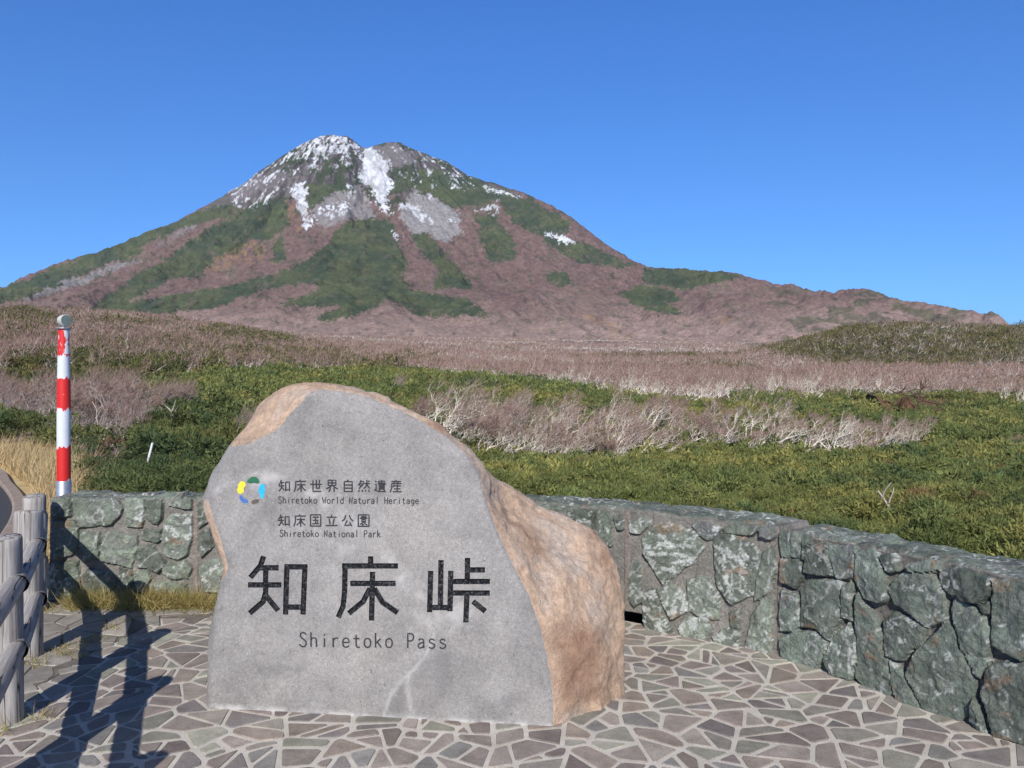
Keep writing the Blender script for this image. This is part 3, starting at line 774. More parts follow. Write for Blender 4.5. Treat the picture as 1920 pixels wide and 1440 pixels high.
    me = bpy.data.meshes.new('paving'); me.from_pydata(V, [], faces); me.materials.append(slab); set_col(me, np.array(colr)); me.update()
    tag(link('paving_stones', me), kind='structure')
    # mortar bed under the stones
    t = NT('mortar', .92, .2)
    c = t.ramp(t.noise(7, 8, .7), [(.3, (.46, .425, .365)), (.7, (.67, .63, .555))])
    c = t.mix(1.0, c, t.ramp(t.noise(220, 3, .7), [(.3, .7), (.7, 1.25)]), 'MULTIPLY')
    mort = t.done(c, t.bump(t.noise(130, 6, .7), .5, .006))
    t = NT('dark_mortar', .95, .15)
    c = t.ramp(t.noise(8, 8, .7), [(.3, (.13, .112, .092)), (.7, (.25, .22, .18))])
    dmort = t.done(c, t.bump(t.noise(110, 6, .7), .6, .008))
    xs = np.arange(-4.3, 3.16, .05)
    V = []; Q = []
    for x in xs:
        yb_ = min(wall_front_y(x), 5.9) + .10 if x > -3.3 else 5.8
        V += [(x, -2.3, 0), (x, yb_, 0)]
    for i in range(len(xs) - 1): Q.append((2 * i, 2 * i + 2, 2 * i + 3, 2 * i + 1))
    me = bpy.data.meshes.new('mortar_bed'); me.from_pydata(V, [], Q); me.materials.append(mort); me.update()
    tag(link('paving_mortar', me), kind='structure')
    V = []; Q = []
    def strip(P):
        o = len(V)
        for (a, b) in P: V.extend([(a[0], a[1], .0045), (b[0], b[1], .0045)])
        for i in range(len(P) - 1): Q.append((o + 2 * i, o + 2 * i + 2, o + 2 * i + 3, o + 2 * i + 1))
    strip([((x, 5.13 - .04 * x + .02 * math.sin(9 * x)), (x, wall_front_y(x) + .08)) for x in np.arange(-2.36, .36, .08)])
    strip([((-2.42 + .10 * (y - 4.3) + .02 * math.sin(8 * y), y), (-4.3, y)) for y in np.arange(-2.3, 5.78, .08)])
    me = bpy.data.meshes.new('border_bed'); me.from_pydata(V, [], Q); me.materials.append(dmort); me.update()
    for p in me.polygons:
        if p.normal.z < 0: p.flip()
    tag(link('paving_border', me), kind='structure')
make_paving()

# ------------------------------------------------------------------ the inscribed boulder
PA, PB, PC0 = -.126, .15, 3.575                # face plane: depth = PC0 + PA*x + PB*z
def face_pt(px, py, off=0.0):
    k, m = (px - 960) / F, (720 - py) / F
    d = (PC0 + PB * EYE) / (1 - PA * k - PB * m) + off
    return Vector((k * d, d, EYE + m * d))
FN = Vector((PA, -1.0, PB)).normalized()        # towards the camera
if FN.y > 0: FN = -FN
OUT = [(392,1332,391,1331,.10),(402,1180,399,1180,.10),(420,1115,412,1112,.10),(438,1060,424,1062,.08),(422,1010,402,1010,.10),(404,965,386,955,.12),(400,930,383,932,.12),(415,895,396,897,.12),
 (452,838,432,836,.14),(500,808,462,795,.20),(533,775,487,752,.25),(560,746,522,731,.25),(600,732,562,723,.22),(650,737,620,722,.2),(690,746,665,730,.2),(740,768,715,746,.18),(790,793,770,774,.18),
 (840,823,822,800,.18),(875,855,868,840,.2),(895,885,905,878,.25),(905,920,958,916,.45),(920,970,1005,950,.5),(938,1020,1062,973,.52),(960,1065,1110,998,.55),(985,1115,1145,1025,.55),
 (1005,1170,1163,1060,.55),(1020,1230,1169,1140,.5),(1030,1300,1171,1220,.45),(1036,1368,1172,1300,.40),(700,1350,780,1325,.35)]
def make_boulder_mesh():
    n = len(OUT); r0 = []; r1 = []; r2 = []
    for fx, fy, sx, sy, of in OUT:
        r0.append(face_pt(fx, fy)); r1.append(face_pt(sx, sy, of))
    for i in (0, n - 2, n - 1):
        for r in (r0, r1): r[i].z = -.06
    r0[-1] = (r0[0] + r0[-2]) / 2; r1[-1] = (r1[0] + r1[-2]) / 2
    cen = sum(r1, Vector()) / n
    for p in r1:
        q = cen + (p - cen) * .86; q.z = -.06 if p.z < 0 else p.z * .93
        r2.append(q + Vector((.05, .34, 0)))
    mid = [(a * .5 + b * .5) + (((a + b) / 2 - cen).normalized() * (-.035 if 20 <= i <= 23 else .065 if 24 <= i <= 28 else .03 if i != n - 1 else 0)) for i, (a, b) in enumerate(zip(r0, r1))]
    for i in (0, n - 2, n - 1): mid[i].z = -.06
    bm = bmesh.new(); rings = [[bm.verts.new(p) for p in r] for r in (r0, mid, r1, r2)]
    for a, b in zip(rings, rings[1:]):
        for i in range(n): bm.faces.new((a[i], a[(i + 1) % n], b[(i + 1) % n], b[i]))
    bm.faces.new(rings[0][::-1]); bm.faces.new(rings[-1])
    bmesh.ops.triangulate(bm, faces=bm.faces[:]); bmesh.ops.recalc_face_normals(bm, faces=bm.faces[:])
    me = bpy.data.meshes.new('tmp'); bm.to_mesh(me); bm.free()
    o = bpy.data.objects.new('tmp', me); COL.objects.link(o)
    md = o.modifiers.new('r', 'REMESH'); md.mode = 'VOXEL'; md.voxel_size = .0125; md.use_smooth_shade = True
    dg = bpy.context.evaluated_depsgraph_get()
    me2 = bpy.data.meshes.new_from_object(o.evaluated_get(dg)); bpy.data.objects.remove(o)
    N = len(me2.vertices); co = np.empty(N * 3, np.float32); me2.vertices.foreach_get('co', co); co = co.reshape(-1, 3).astype(float)
    # light smoothing away from the face keeps the sawn-looking front flat and the flanks rounded
    dist = (co[:, 1] - (PC0 + PA * co[:, 0] + PB * co[:, 2])) / math.sqrt(1 + PA * PA + PB * PB)
    ed = np.empty(len(me2.edges) * 2, np.int32); me2.edges.foreach_get('vertices', ed); ed = ed.reshape(-1, 2)
    deg = np.bincount(ed.ravel(), minlength=N)[:, None]
    for it in range(14):
        acc = np.zeros_like(co)
        for a in range(3):
            acc[:, a] = np.bincount(ed[:, 0], co[ed[:, 1], a], N) + np.bincount(ed[:, 1], co[ed[:, 0], a], N)
        wgt = (.55 * sstep(.004, .05, dist) + .12)[:, None]
        co = co * (1 - wgt) + acc / np.maximum(deg, 1) * wgt
    dist = (co[:, 1] - (PC0 + PA * co[:, 0] + PB * co[:, 2])) / math.sqrt(1 + PA * PA + PB * PB)
    me2.vertices.foreach_set('co', co.astype(np.float32).ravel()); me2.update()
    nr = np.empty(N * 3, np.float32); me2.vertices.foreach_get('normal', nr); nr = nr.reshape(-1, 3)
    x, y, z = co.T; side = sstep(.01, .06, dist)
    dsp = side * (.070 * (fbm(x * 3, y * 3, z * 3, 51) - .5) + .042 * (ridged(x * 6, y * 6, z * 6, 52) - .5) + .010 * (fbm(x * 30, y * 30, z * 30, 53) - .5))
    dsp *= 1 - .65 * sstep(-1.05, -1.3, x)
    dsp += (1 - side) * (.012 * (fbm(x * 2.2, y * 2.2, z * 2.2, 54) - .5) + .003 * (fbm(x * 20, y * 20, z * 20, 55) - .5))
    co = co + nr * dsp[:, None]
    me2.vertices.foreach_set('co', co.astype(np.float32).ravel()); me2.update()
    return me2, co, dist

def mat_boulder():
    t = NT('boulder_stone', .85, .3)
    rust = t.attr('rust').outputs['Fac']; dark = t.attr('stain').outputs['Fac']; pale = t.attr('pale').outputs['Fac']
    iron = t.attr('iron').outputs['Fac']; n1 = t.noise(5, 8, .65); n2 = t.noise(190, 3, .8); n3 = t.noise(60, 4, .7); n4 = t.noise(2.3, 5, .6, dist=.5)
    grey = t.ramp(n1, [(.3, (.192, .183, .172)), (.7, (.312, .298, .281))])
    grey = t.mix(t.ramp(n4, [(.45, 0.0), (.75, .5)]), grey, (.365, .335, .30))
    grey = t.mix(1.0, grey, t.ramp(n2, [(.32, .72), (.5, 1.0), (.68, 1.3)]), 'MULTIPLY')
    grey = t.mix(1.0, grey, t.ramp(n3, [(.3, .82), (.7, 1.18)]), 'MULTIPLY')
    grey = t.mix(t.ramp(t.noise(55, 2, .5), [(.69, 0.0), (.73, .55)]), grey, (.09, .085, .08)); grey = t.mix(t.ramp(t.noise(130, 1, .5), [(.74, 0.0), (.77, .7)]), grey, (.60, .59, .57))
    grey = t.mix(pale, grey, (.50, .48, .455)); grey = t.mix(dark, grey, (.125, .12, .12))
    org = t.ramp(t.noise(3.2, 8, .65, dist=.6), [(.28, (.27, .215, .175)), (.38, (.50, .355, .25)), (.50, (.63, .445, .31)), (.62, (.57, .455, .365)), (.74, (.42, .37, .32))])
    org = t.mix(t.ramp(t.noise(2.0, 6, .7, dist=1.2), [(.55, 0.0), (.72, .75)]), org, (.30, .155, .085))
    org = t.mix(1.0, org, t.ramp(t.noise(28, 6, .75), [(.3, .68), (.7, 1.25)]), 'MULTIPLY')
    org = t.mix(1.0, org, t.ramp(n2, [(.3, .75), (.7, 1.25)]), 'MULTIPLY')
    org = t.mix(iron, org, (.27, .135, .08))
    fac = t.ramp(t.math('ADD', rust, t.math('MULTIPLY', t.math('SUBTRACT', t.noise(14, 6, .65), .5), .5)), [(.40, 0.0), (.60, 1.0)])
    c = t.mix(fac, grey, org)
    nb = t.bump(n2, .3, .004); nb = t.bump(t.noise(22, 8, .7), .35, .010, nb); nb2 = t.bump(t.noise(14, 10, .75), .9, .035, nb)
    vm = t.n.new('ShaderNodeMix'); vm.data_type = 'VECTOR'; t.l.new(fac, vm.inputs[0]); t.l.new(nb, vm.inputs[4]); t.l.new(nb2, vm.inputs[5]); nb = vm.outputs[1]
    return t.done(c, nb)

KBIG = [  # strokes of the three large characters, in crop coordinates
 [(322,628),(300,690),(235,765)], [(285,702),(418,702)], [(335,702),(335,860),(318,920),(230,995)], [(220,812),(436,812)], [(335,880),(415,978)],
 [(472,680),(462,1003)], [(456,696),(604,696)], [(588,680),(575,1003)], [(470,955),(585,955)],
 [(1010,628),(1010,690)], [(826,690),(1186,690)], [(846,690),(842,860),(832,950),(800,1022)], [(878,803),(1170,803)], [(1022,728),(1014,1042)], [(1005,835),(960,920),(868,996)], [(1032,835),(1085,925),(1182,992)],
 [(1397,722),(1388,988)], [(1463,652),(1458,960)], [(1526,722),(1520,982)], [(1388,958),(1524,958)],
 [(1634,638),(1632,790)], [(1634,715),(1746,715)], [(1535,790),(1778,790)], [(1540,864),(1777,864)], [(1630,864),(1622,1054)], [(1668,918),(1748,982)]]
KANJI = {
 '知': [[(28,5),(22,25),(8,42)],[(20,25),(50,25)],[(30,25),(30,52),(26,72),(8,92)],[(5,50),(52,50)],[(32,60),(50,85)],[(62,20),(62,92)],[(62,22),(92,22),(92,92)],[(62,80),(92,80)]],
 '床': [[(50,2),(50,16)],[(14,16),(96,16)],[(16,16),(16,60),(4,96)],[(26,42),(92,42)],[(58,26),(58,98)],[(56,46),(46,68),(26,86)],[(60,46),(72,68),(94,86)]],
 '世': [[(4,38),(96,38)],[(26,8),(26,92),(90,92)],[(52,4),(52,68)],[(76,4),(76,68)],[(52,68),(76,68)]],
 '界': [[(20,6),(20,46)],[(20,6),(80,6),(80,46)],[(20,26),(80,26)],[(50,6),(50,46)],[(20,46),(80,46)],[(46,46),(30,60),(4,72)],[(54,46),(70,60),(96,72)],[(36,62),(36,76),(24,96)],[(66,62),(66,98)]],
 '自': [[(48,2),(40,16)],[(20,16),(20,96)],[(20,16),(82,16),(82,96)],[(20,42),(82,42)],[(20,66),(82,66)],[(20,92),(82,92)]],
 '然': [[(26,4),(20,24),(4,44)],[(22,14),(48,14),(40,40),(8,70)],[(20,28),(36,36)],[(12,40),(28,50)],[(50,30),(96,30)],[(72,4),(72,34),(64,54),(46,70)],[(74,34),(82,54),(96,68)],[(84,8),(92,18)],[(14,78),(6,94)],[(36,78),(38,94)],[(60,78),(64,94)],[(84,78),(94,94)]],
 '遺': [[(12,8),(22,20)],[(6,36),(20,36),(20,70),(6,84)],[(14,78),(30,90),(96,92)],[(38,12),(38,26)],[(38,12),(88,12),(88,26),(38,26)],[(63,4),(63,34)],[(32,34),(96,34)],[(44,42),(44,72)],[(44,42),(84,42),(84,72),(44,72)],[(44,52),(84,52)],[(44,62),(84,62)],[(54,72),(40,84)],[(74,72),(88,84)]],
 '産': [[(50,2),(50,14)],[(14,14),(90,14)],[(34,18),(40,28)],[(68,18),(60,28)],[(12,30),(94,30)],[(18,30),(16,66),(4,96)],[(38,38),(26,58)],[(34,48),(88,48)],[(60,36),(60,92)],[(34,70),(84,70)],[(24,92),(96,92)]],
 '国': [[(10,6),(10,96)],[(10,6),(90,6),(90,96)],[(10,92),(90,92)],[(26,24),(74,24)],[(28,48),(72,48)],[(50,24),(50,74)],[(24,74),(76,74)],[(62,56),(68,66)]],
 '立': [[(50,4),(50,22)],[(12,24),(88,24)],[(30,34),(38,78)],[(70,34),(60,84)],[(4,88),(96,88)]],
 '公': [[(36,8),(26,36),(6,56)],[(62,8),(74,36),(94,54)],[(46,48),(26,88),(78,82)],[(66,62),(82,92)]],
 '園': [[(8,5),(8,97)],[(8,5),(92,5),(92,97)],[(8,93),(92,93)],[(28,20),(72,20)],[(50,13),(50,31)],[(20,31),(80,31)],[(34,41),(66,41),(66,54),(34,54),(34,41)],[(50,54),(40,68),(22,78)],[(40,66),(40,84),(54,78)],[(66,60),(54,66)],[(52,58),(60,72),(80,84)]]}
LATIN = {
 'S': [[(42,22),(36,13),(24,10),(12,16),(10,28),(18,40),(32,50),(42,62),(42,76),(34,86),(22,88),(10,82),(7,72)]], 'h': [[(10,8),(10,88)],[(10,50),(18,40),(30,38),(38,44),(40,54),(40,88)]],
 'i': [[(25,40),(25,88)],[(25,17),(25,25)]], 'r': [[(14,38),(14,88)],[(14,54),(22,42),(32,38),(42,40)]], 'e': [[(8,62),(42,62),(40,48),(32,39),(22,38),(12,44),(8,58),(8,68),(12,82),(22,88),(34,86),(42,78)]],
 't': [[(22,20),(22,76),(26,86),(36,88),(42,84)],[(8,40),(40,40)]], 'o': [[(25,38),(36,42),(42,54),(42,72),(36,84),(25,88),(14,84),(8,72),(8,54),(14,42),(25,38)]],
 'k': [[(10,8),(10,88)],[(38,40),(10,66)],[(20,58),(42,88)]], 'W': [[(4,10),(14,88),(25,30),(36,88),(46,10)]], 'l': [[(25,8),(25,88)]],
 'd': [[(40,8),(40,88)],[(40,50),(32,40),(22,38),(12,46),(9,62),(12,80),(22,88),(32,86),(40,76)]], 'N': [[(9,88),(9,10),(41,88),(41,10)]],
 'a': [[(10,46),(18,39),(28,38),(38,44),(39,54),(39,88)],[(39,58),(22,60),(10,68),(8,78),(16,88),(28,86),(39,76)]], 'u': [[(10,40),(10,74),(16,86),(26,88),(36,80),(40,72)],[(40,40),(40,88)]],
 'H': [[(9,10),(9,88)],[(41,10),(41,88)],[(9,48),(41,48)]], 'g': [[(40,40),(40,92),(34,102),(22,104),(12,98)],[(40,52),(32,40),(22,38),(12,46),(9,60),(12,74),(22,82),(32,78),(40,70)]],
 'P': [[(10,88),(10,10),(30,10),(40,18),(42,30),(38,44),(28,50),(10,50)]], 's': [[(40,46),(32,39),(20,38),(11,45),(14,56),(28,62),(40,68),(41,78),(32,87),(20,88),(9,82)]],
 'n': [[(10,40),(10,88)],[(10,50),(18,40),(30,38),(38,44),(40,54),(40,88)]]}
EMBLEM = {'green': ((.02,.12,.06), [(213,152),(228,130),(248,116),(275,117),(290,130),(299,152),(285,161),(262,156),(240,159)]),
 'yellow': ((.80,.62,.04), [(152,200),(160,185),(162,165),(180,145),(205,150),(208,172),(194,190),(196,215),(178,226),(162,222)]),
 'cyan': ((.02,.38,.72), [(298,172),(312,164),(328,160),(331,200),(322,250),(303,257),(300,235),(288,214)]),
 'brown': ((.10,.075,.065), [(243,280),(250,268),(270,261),(292,260),(292,275),(280,287),(255,293)]),
 'blue': ((.05,.14,.38), [(166,240),(184,234),(192,252),(222,266),(221,285),(196,287),(178,272)])}
def c8(p): return (400 + p[0] * .2917, 860 + p[1] * .2917)

def make_boulder():
    me, co, dist = make_boulder_mesh()
    px, py = proj(co[:, 0], co[:, 1], co[:, 2])
    stone = bpy.data.objects.new('stone', me); COL.objects.link(stone)
    # --- carve the three large characters: one cutter per stroke piece
    cc = bpy.data.collections.new('cut'); paint = NT('black_paint', .6, .4)
    paint.done(paint.ramp(paint.noise(85, 6, .8), [(.38, (.006, .006, .008)), (.52, (.03, .031, .036)), (.64, (.24, .243, .25))]), paint.bump(paint.noise(85, 6, .8), 1.0, .03))
    rg = random.Random(3); cut = []
    bmc = bmesh.new()
    for st in KBIG:
        for a, b in zip(st, st[1:]):
            A = Vector(c8(a)); B = Vector(c8(b)); d = (B - A).normalized(); w = 5.1; n = Vector((-d.y, d.x)) * w
            ext0 = d * (0 if a == st[0] else 2.2); ext1 = d * (0 if b == st[-1] else 2.2)
            c_ = [A - ext0 + n, B + ext1 + n, B + ext1 - n, A - ext0 - n]
            dep = .017 + rg.uniform(-.0012, .0012)
            o = bpy.data.objects.new('c', bpy.data.meshes.new('c')); bm = bmesh.new()
            fr = [bm.verts.new(face_pt(*p) + FN * .05) for p in c_]; bk_ = [bm.verts.new(face_pt(*p) - FN * dep) for p in c_]
            bm.faces.new(fr); bm.faces.new(bk_[::-1])
            for i in range(4): bm.faces.new((fr[i], bk_[i], bk_[(i + 1) % 4], fr[(i + 1) % 4]))
            bmesh.ops.recalc_face_normals(bm, faces=bm.faces[:]); bm.to_mesh(o.data); bm.free()
            o.data.materials.append(paint.m); cc.objects.link(o); cut.append(o)
    me.materials.append(mat_boulder())
    md = stone.modifiers.new('b', 'BOOLEAN'); md.operation = 'DIFFERENCE'; md.operand_type = 'COLLECTION'; md.collection = cc; md.solver = 'EXACT'
    md.material_mode = 'TRANSFER'
    SC.collection.children.link(cc)
    dg = bpy.context.evaluated_depsgraph_get(); dg.update()
    me2 = bpy.data.meshes.new_from_object(stone.evaluated_get(dg))
    stone.modifiers.clear()
    for o in cut: bpy.data.objects.remove(o)
    bpy.data.collections.remove(cc)
    # --- the painted grooves become a part of their own
    pm = [i for i, m in enumerate(me2.materials) if m and m.name.startswith('black_paint')]
    mi = np.empty(len(me2.polygons), np.int32); me2.polygons.foreach_get('material_index', mi)
    def take(me_src, keep, name):
        bm = bmesh.new(); bm.from_mesh(me_src); bm.faces.ensure_lookup_table()
        bmesh.ops.delete(bm, geom=[f for f in bm.faces if keep[f.index] == 0], context='FACES')
        m = bpy.data.meshes.new(name); bm.to_mesh(m); bm.free(); return m
    isp = np.isin(mi, pm); print('carved faces', isp.sum(), 'of', len(mi))
    body = take(me2, ~isp, 'stone'); groove = take(me2, isp, 'carving')
    body.materials.clear(); body.materials.append(mat_boulder_m); body.polygons.foreach_set('material_index', np.zeros(len(body.polygons), np.int32))
    groove.materials.clear(); groove.materials.append(paint.m); groove.polygons.foreach_set('material_index', np.zeros(len(groove.polygons), np.int32))
    groove.polygons.foreach_set('use_smooth', np.zeros(len(groove.polygons), bool))
    n = len(body.vertices); c = np.empty(n * 3, np.float32); body.vertices.foreach_get('co', c); c = c.reshape(-1, 3).astype(float)
    dist = (c[:, 1] - (PC0 + PA * c[:, 0] + PB * c[:, 2])) / math.sqrt(1 + PA * PA + PB * PB)
    px, py = proj(c[:, 0], np.maximum(c[:, 1], 1), c[:, 2])
    rust = sstep(-.002, .030, dist)
    capm = in_poly(px, py, [(430,850),(520,806),(545,775),(575,742),(600,715),(400,700)]) * (dist < .5); rust = np.maximum(rust, capm * .85)
    warm = sstep(60, 0, edge_dist(px, py, [(560,740),(650,740),(770,790),(870,850),(905,930)], False)) * .34
    rust = np.maximum(rust, warm)
    left = (px < 470) & (py > 835)
    notch = sstep(930, 965, py) * sstep(1100, 1060, py)
    rust = np.where(left, rust * (.34 + .66 * notch), rust)
    pale = np.zeros(n)
    fr = dist < .03
    for line, w, k in (([(470,905),(520,890),(560,905),(640,960),(700,1020),(760,1090),(830,1140)], 26, .42), ([(800,1150),(830,1165),(870,1150)], 40, .35), ([(480,890),(430,905),(400,925)], 10, .5),
                       ([(560,980),(640,1030),(700,1040)], 30, .25), ([(780,1190),(790,1220)], 20, .3), ([(400,1325),(700,1345),(1030,1362)], 10, .6)):
        pale = np.maximum(pale, fr * k * sstep(w, 0, edge_dist(px, py, line, False)) * (.25 + 1.2 * sstep(.4, .65, fbm(px / 16, py / 16, seed=61, oct=5))))
    for line, w, k in (([(812,1195),(800,1228),(770,1262),(745,1285),(730,1310),(718,1350)], 2.2, .5), ([(765,1262),(762,1290),(770,1325),(778,1352)], 2.0, .5), ([(806,1160),(812,1195)], 1.8, .35)):
        e = edge_dist(px + 8 * (fbm(px / 12, py / 12, seed=62) - .5), py, line, False); pale = np.maximum(pale, fr * k * sstep(w * 2.4, w * .4, e))
    stain = np.zeros(n)
    for poly, k in (([(795,1235),(835,1220),(850,1260),(820,1330),(790,1345),(778,1340),(768,1290)], .36), ([(480,1248),(575,1250),(560,1262),(480,1260)], .5), ([(945,1305),(975,1300),(975,1320),(950,1322)], .35), ([(755,1275),(765,1330),(740,1345),(728,1330)], .5)):
        e = edge_dist(px, py, poly) * np.where(in_poly(px, py, poly), 1, -1)
        stain = np.maximum(stain, fr * k * sstep(-14, 10, e + 16 * (fbm(px / 10, py / 10, seed=63) - .5)))
    iron = np.zeros(n); pol = [(1042,1190),(1085,1150),(1130,1195),(1125,1300),(1060,1335),(1042,1280)]
    e = edge_dist(px, py, pol) * np.where(in_poly(px, py, pol), 1, -1); iron = .6 * sstep(-20, 25, e + 40 * (fbm(px / 22, py / 22, seed=64, oct=4) - .5)) * (dist > .0)
    for k, v in (('iron', iron), ('rust', rust), ('pale', pale), ('stain', stain)):
        a = body.attributes.new(k, 'FLOAT', 'POINT'); a.data.foreach_set('value', v.astype(np.float32))
    body.polygons.foreach_set('use_smooth', np.ones(len(body.polygons), bool)); body.update()
    bpy.data.objects.remove(stone)
    root = empty('inscribed_boulder', (-.45, 3.9, 0))
    tag(root, 'big grey boulder with orange flank and carved black Japanese lettering on the paving', 'boulder')
    def part(name, m):
        o = link(name, m, root); o.matrix_parent_inverse = Matrix.Translation(root.location).inverted(); return o
    part('stone', body); part('carved_title', groove)
    bv = BVHTree.FromPolygons([v.co for v in me.vertices], [p.vertices for p in me.polygons])
    def onto(px_, py_, lift):
        p = face_pt(px_, py_); h = bv.ray_cast(p + FN * .2, -FN, .4)
        return (h[0] if h[0] else p) + FN * lift
    flat = NT('lettering_paint', .7, .3); flat.done(flat.ramp(flat.noise(120, 4, .7), [(.35, (.012, .012, .014)), (.7, (.055, .055, .06))]))
    def strokes(name, polys, w):
        m = MB(); li = 0
        for st in polys:
            pts = [Vector(st[0])]
            for a, b in zip(st, st[1:]):
                a, b = Vector(a), Vector(b); k = max(1, int((b - a).length / 5))
                pts += [a + (b - a) * (i + 1) / k for i in range(k)]
            V = []; li += 1
            for i, p in enumerate(pts):
                d = (pts[min(i + 1, len(pts) - 1)] - pts[max(i - 1, 0)]); d = d.normalized() if d.length else Vector((1, 0)); nn = Vector((-d.y, d.x)) * w / 2
                lf = .0012 + (li % 7) * .00012
                V += [onto(*(p + nn), lf), onto(*(p - nn), lf)]
            m.add(V, [(2 * i, 2 * i + 1, 2 * i + 3, 2 * i + 2) for i in range(len(pts) - 1)])
        part(name, m.mesh(name, flat.m))
    def line(text, x, y, pitch, w, h, tab, slope=0.0):
        out = []
        for i, ch in enumerate(text):
            for st in tab.get(ch, ()):
                out.append([(x + i * pitch + u * w / 100, y + v * h / 100 + slope * (i * pitch + u * w / 100)) for u, v in st])
        return out
    strokes('heritage_lettering', line('知床世界自然遺産', 520.5, 898.5, 30.0, 24, 24.5, KANJI, .004), 2.5)
    strokes('heritage_lettering', line('Shiretoko World Natural Heritage', 520.5, 929.5, 8.31, 16, 16, LATIN, .005), 1.75)
    strokes('park_lettering', line('知床国立公園', 519.6, 963.5, 30.0, 24, 24.5, KANJI, .004), 2.5)
    strokes('park_lettering', line('Shiretoko National Park', 523.5, 992.2, 8.31, 16, 16, LATIN, .006), 1.75)
    strokes('pass_lettering', line('Shiretoko Pass', 559.0, 1182.5, 20.15, 34, 34.5, LATIN, .012), 2.9)
    for nm, (c_, poly) in EMBLEM.items():
        pts = [c8(p) for p in poly]; m = MB(); k = len(pts)
        cx = sum(p[0] for p in pts) / k; cy = sum(p[1] for p in pts) / k
        m.add([onto(*p, .0016) for p in pts] + [onto(cx, cy, .0016)], T=[(i, (i + 1) % k, k) for i in range(k)])
        e = NT('emblem_' + nm, .6, .3); e.done(e.mix(1.0, c_, e.ramp(e.noise(80, 4, .6), [(.3, .8), (.7, 1.2)]), 'MULTIPLY'))
        part('emblem_petal', m.mesh('emblem_petal', e.m))['label'] = nm + ' piece of the round emblem'
mat_boulder_m = mat_boulder()
make_boulder()

# ------------------------------------------------------------------ log fence at the left
def mat_wood():
    t = NT('weathered_log', .85, .25)
    g = t.noise(1.0, 6, .65, t.obj((38, 38, 2.2)), .6); c = t.ramp(g, [(.30, (.085, .065, .052)), (.43, (.285, .262, .24)), (.68, (.50, .475, .445))])
    c = t.mix(t.ramp(t.noise(3.5, 6, .65, t.obj((1, 1, .5))), [(.45, 0.0), (.7, .6)]), c, (.24, .175, .13))
    cr = t.noise(1.0, 3, .5, t.obj((17, 17, .7)), .3); crack = t.ramp(cr, [(.485, 0.0), (.5, 1.0), (.515, 0.0)])
    c = t.mix(crack, c, (.03, .022, .018))
    nb = t.bump(g, .5, .01); nb = t.bump(t.math('MULTIPLY', crack, -1.0), .6, .012, nb)
    return t.done(c, nb)
WOOD = mat_wood()
def log_mesh(length, r, seed, round_end=False):
    rg = random.Random(seed); ns = 28; V = []; Q = []; zs = [0, .04, .15, .3, .5, .7, .85, .96, 1.0]
    prof = [1.03, 1.02, 1, .99, 1, .985, .98, .975, .97]
    for zi, (zz, pf) in enumerate(zip(zs, prof)):
        for k in range(ns):
            a = 2 * math.pi * k / ns
            rr = r * pf * (1 + .035 * math.sin(2 * a + seed) + .018 * math.sin(5 * a + seed * 2 + zz * 2) + .01 * math.sin(9 * a + zz * 5))
            V.append((rr * math.cos(a), rr * math.sin(a), zz * length))
    for zi in range(len(zs) - 1):
        for k in range(ns): Q.append((zi * ns + k, zi * ns + (k + 1) % ns, (zi + 1) * ns + (k + 1) % ns, (zi + 1) * ns + k))
    # bevelled sawn top, slightly sloping
    top = len(zs) - 1; o = len(V); sx, sy = rg.uniform(-.12, .12), rg.uniform(-.12, .12)
    rings = ((.93, .010), (.5, .014)) if not round_end else ((.93, .02), (.78, .04), (.5, .055))
    prev = top * ns
    for sc_, up in rings:
        c0 = len(V)
        for k in range(ns):
            x, y, z = V[top * ns + k]; V.append((x * sc_, y * sc_, length + up + sx * x + sy * y))
        for k in range(ns): Q.append((prev + k, prev + (k + 1) % ns, c0 + (k + 1) % ns, c0 + k))
        prev = c0
    c = len(V); V.append((0, 0, length + rings[-1][1] + .002)); T = [(prev + k, prev + (k + 1) % ns, c) for k in range(ns)]
    return build_mesh('log', np.array(V), [np.array(Q), np.array(T)], smooth=True, mats=[WOOD])
POSTS = [(-1.30, 1.05, .83), (-1.63, 1.98, .83), (-1.97, 2.82, .83), (-2.325, 3.62, .835), (-2.745, 4.47, .82), (-3.25, 5.36, .78)]
def make_fence():
    root = empty('log_fence', (-2.3, 3.6, 0))
    tag(root, 'fence of weathered grey logs with round posts and two rails beside the paving', 'fence')
    inv = Matrix.Translation(root.location).inverted()
    for i, (x, y, h) in enumerate(POSTS):
        o = link('post', log_mesh(h + .1, .074, 3 + i), root); o.matrix_parent_inverse = inv
        o.location = (x, y, -.1); o.rotation_euler = (random.uniform(-.006, .006), random.uniform(-.006, .006), random.uniform(0, 6))
    for i in range(len(POSTS) - 1):
        for zc in (.635, .335):
            (xa, ya, _), (xb, yb_, _) = POSTS[i], POSTS[i + 1]
            a = Vector((xa, ya, zc)); b = Vector((xb, yb_, zc)); u = (b - a).normalized()
            side = Vector((u.y, -u.x, 0)) * .05
            a = a + side - u * .06; b = b + side * .8 + u * .075
            o = link('rail', log_mesh((b - a).length, .045, 40 + i * 2 + int(zc * 10), True), root); o.matrix_parent_inverse = inv
            o.location = a; o.rotation_euler = (b - a).to_track_quat('Z', 'Y').to_euler()
make_fence()

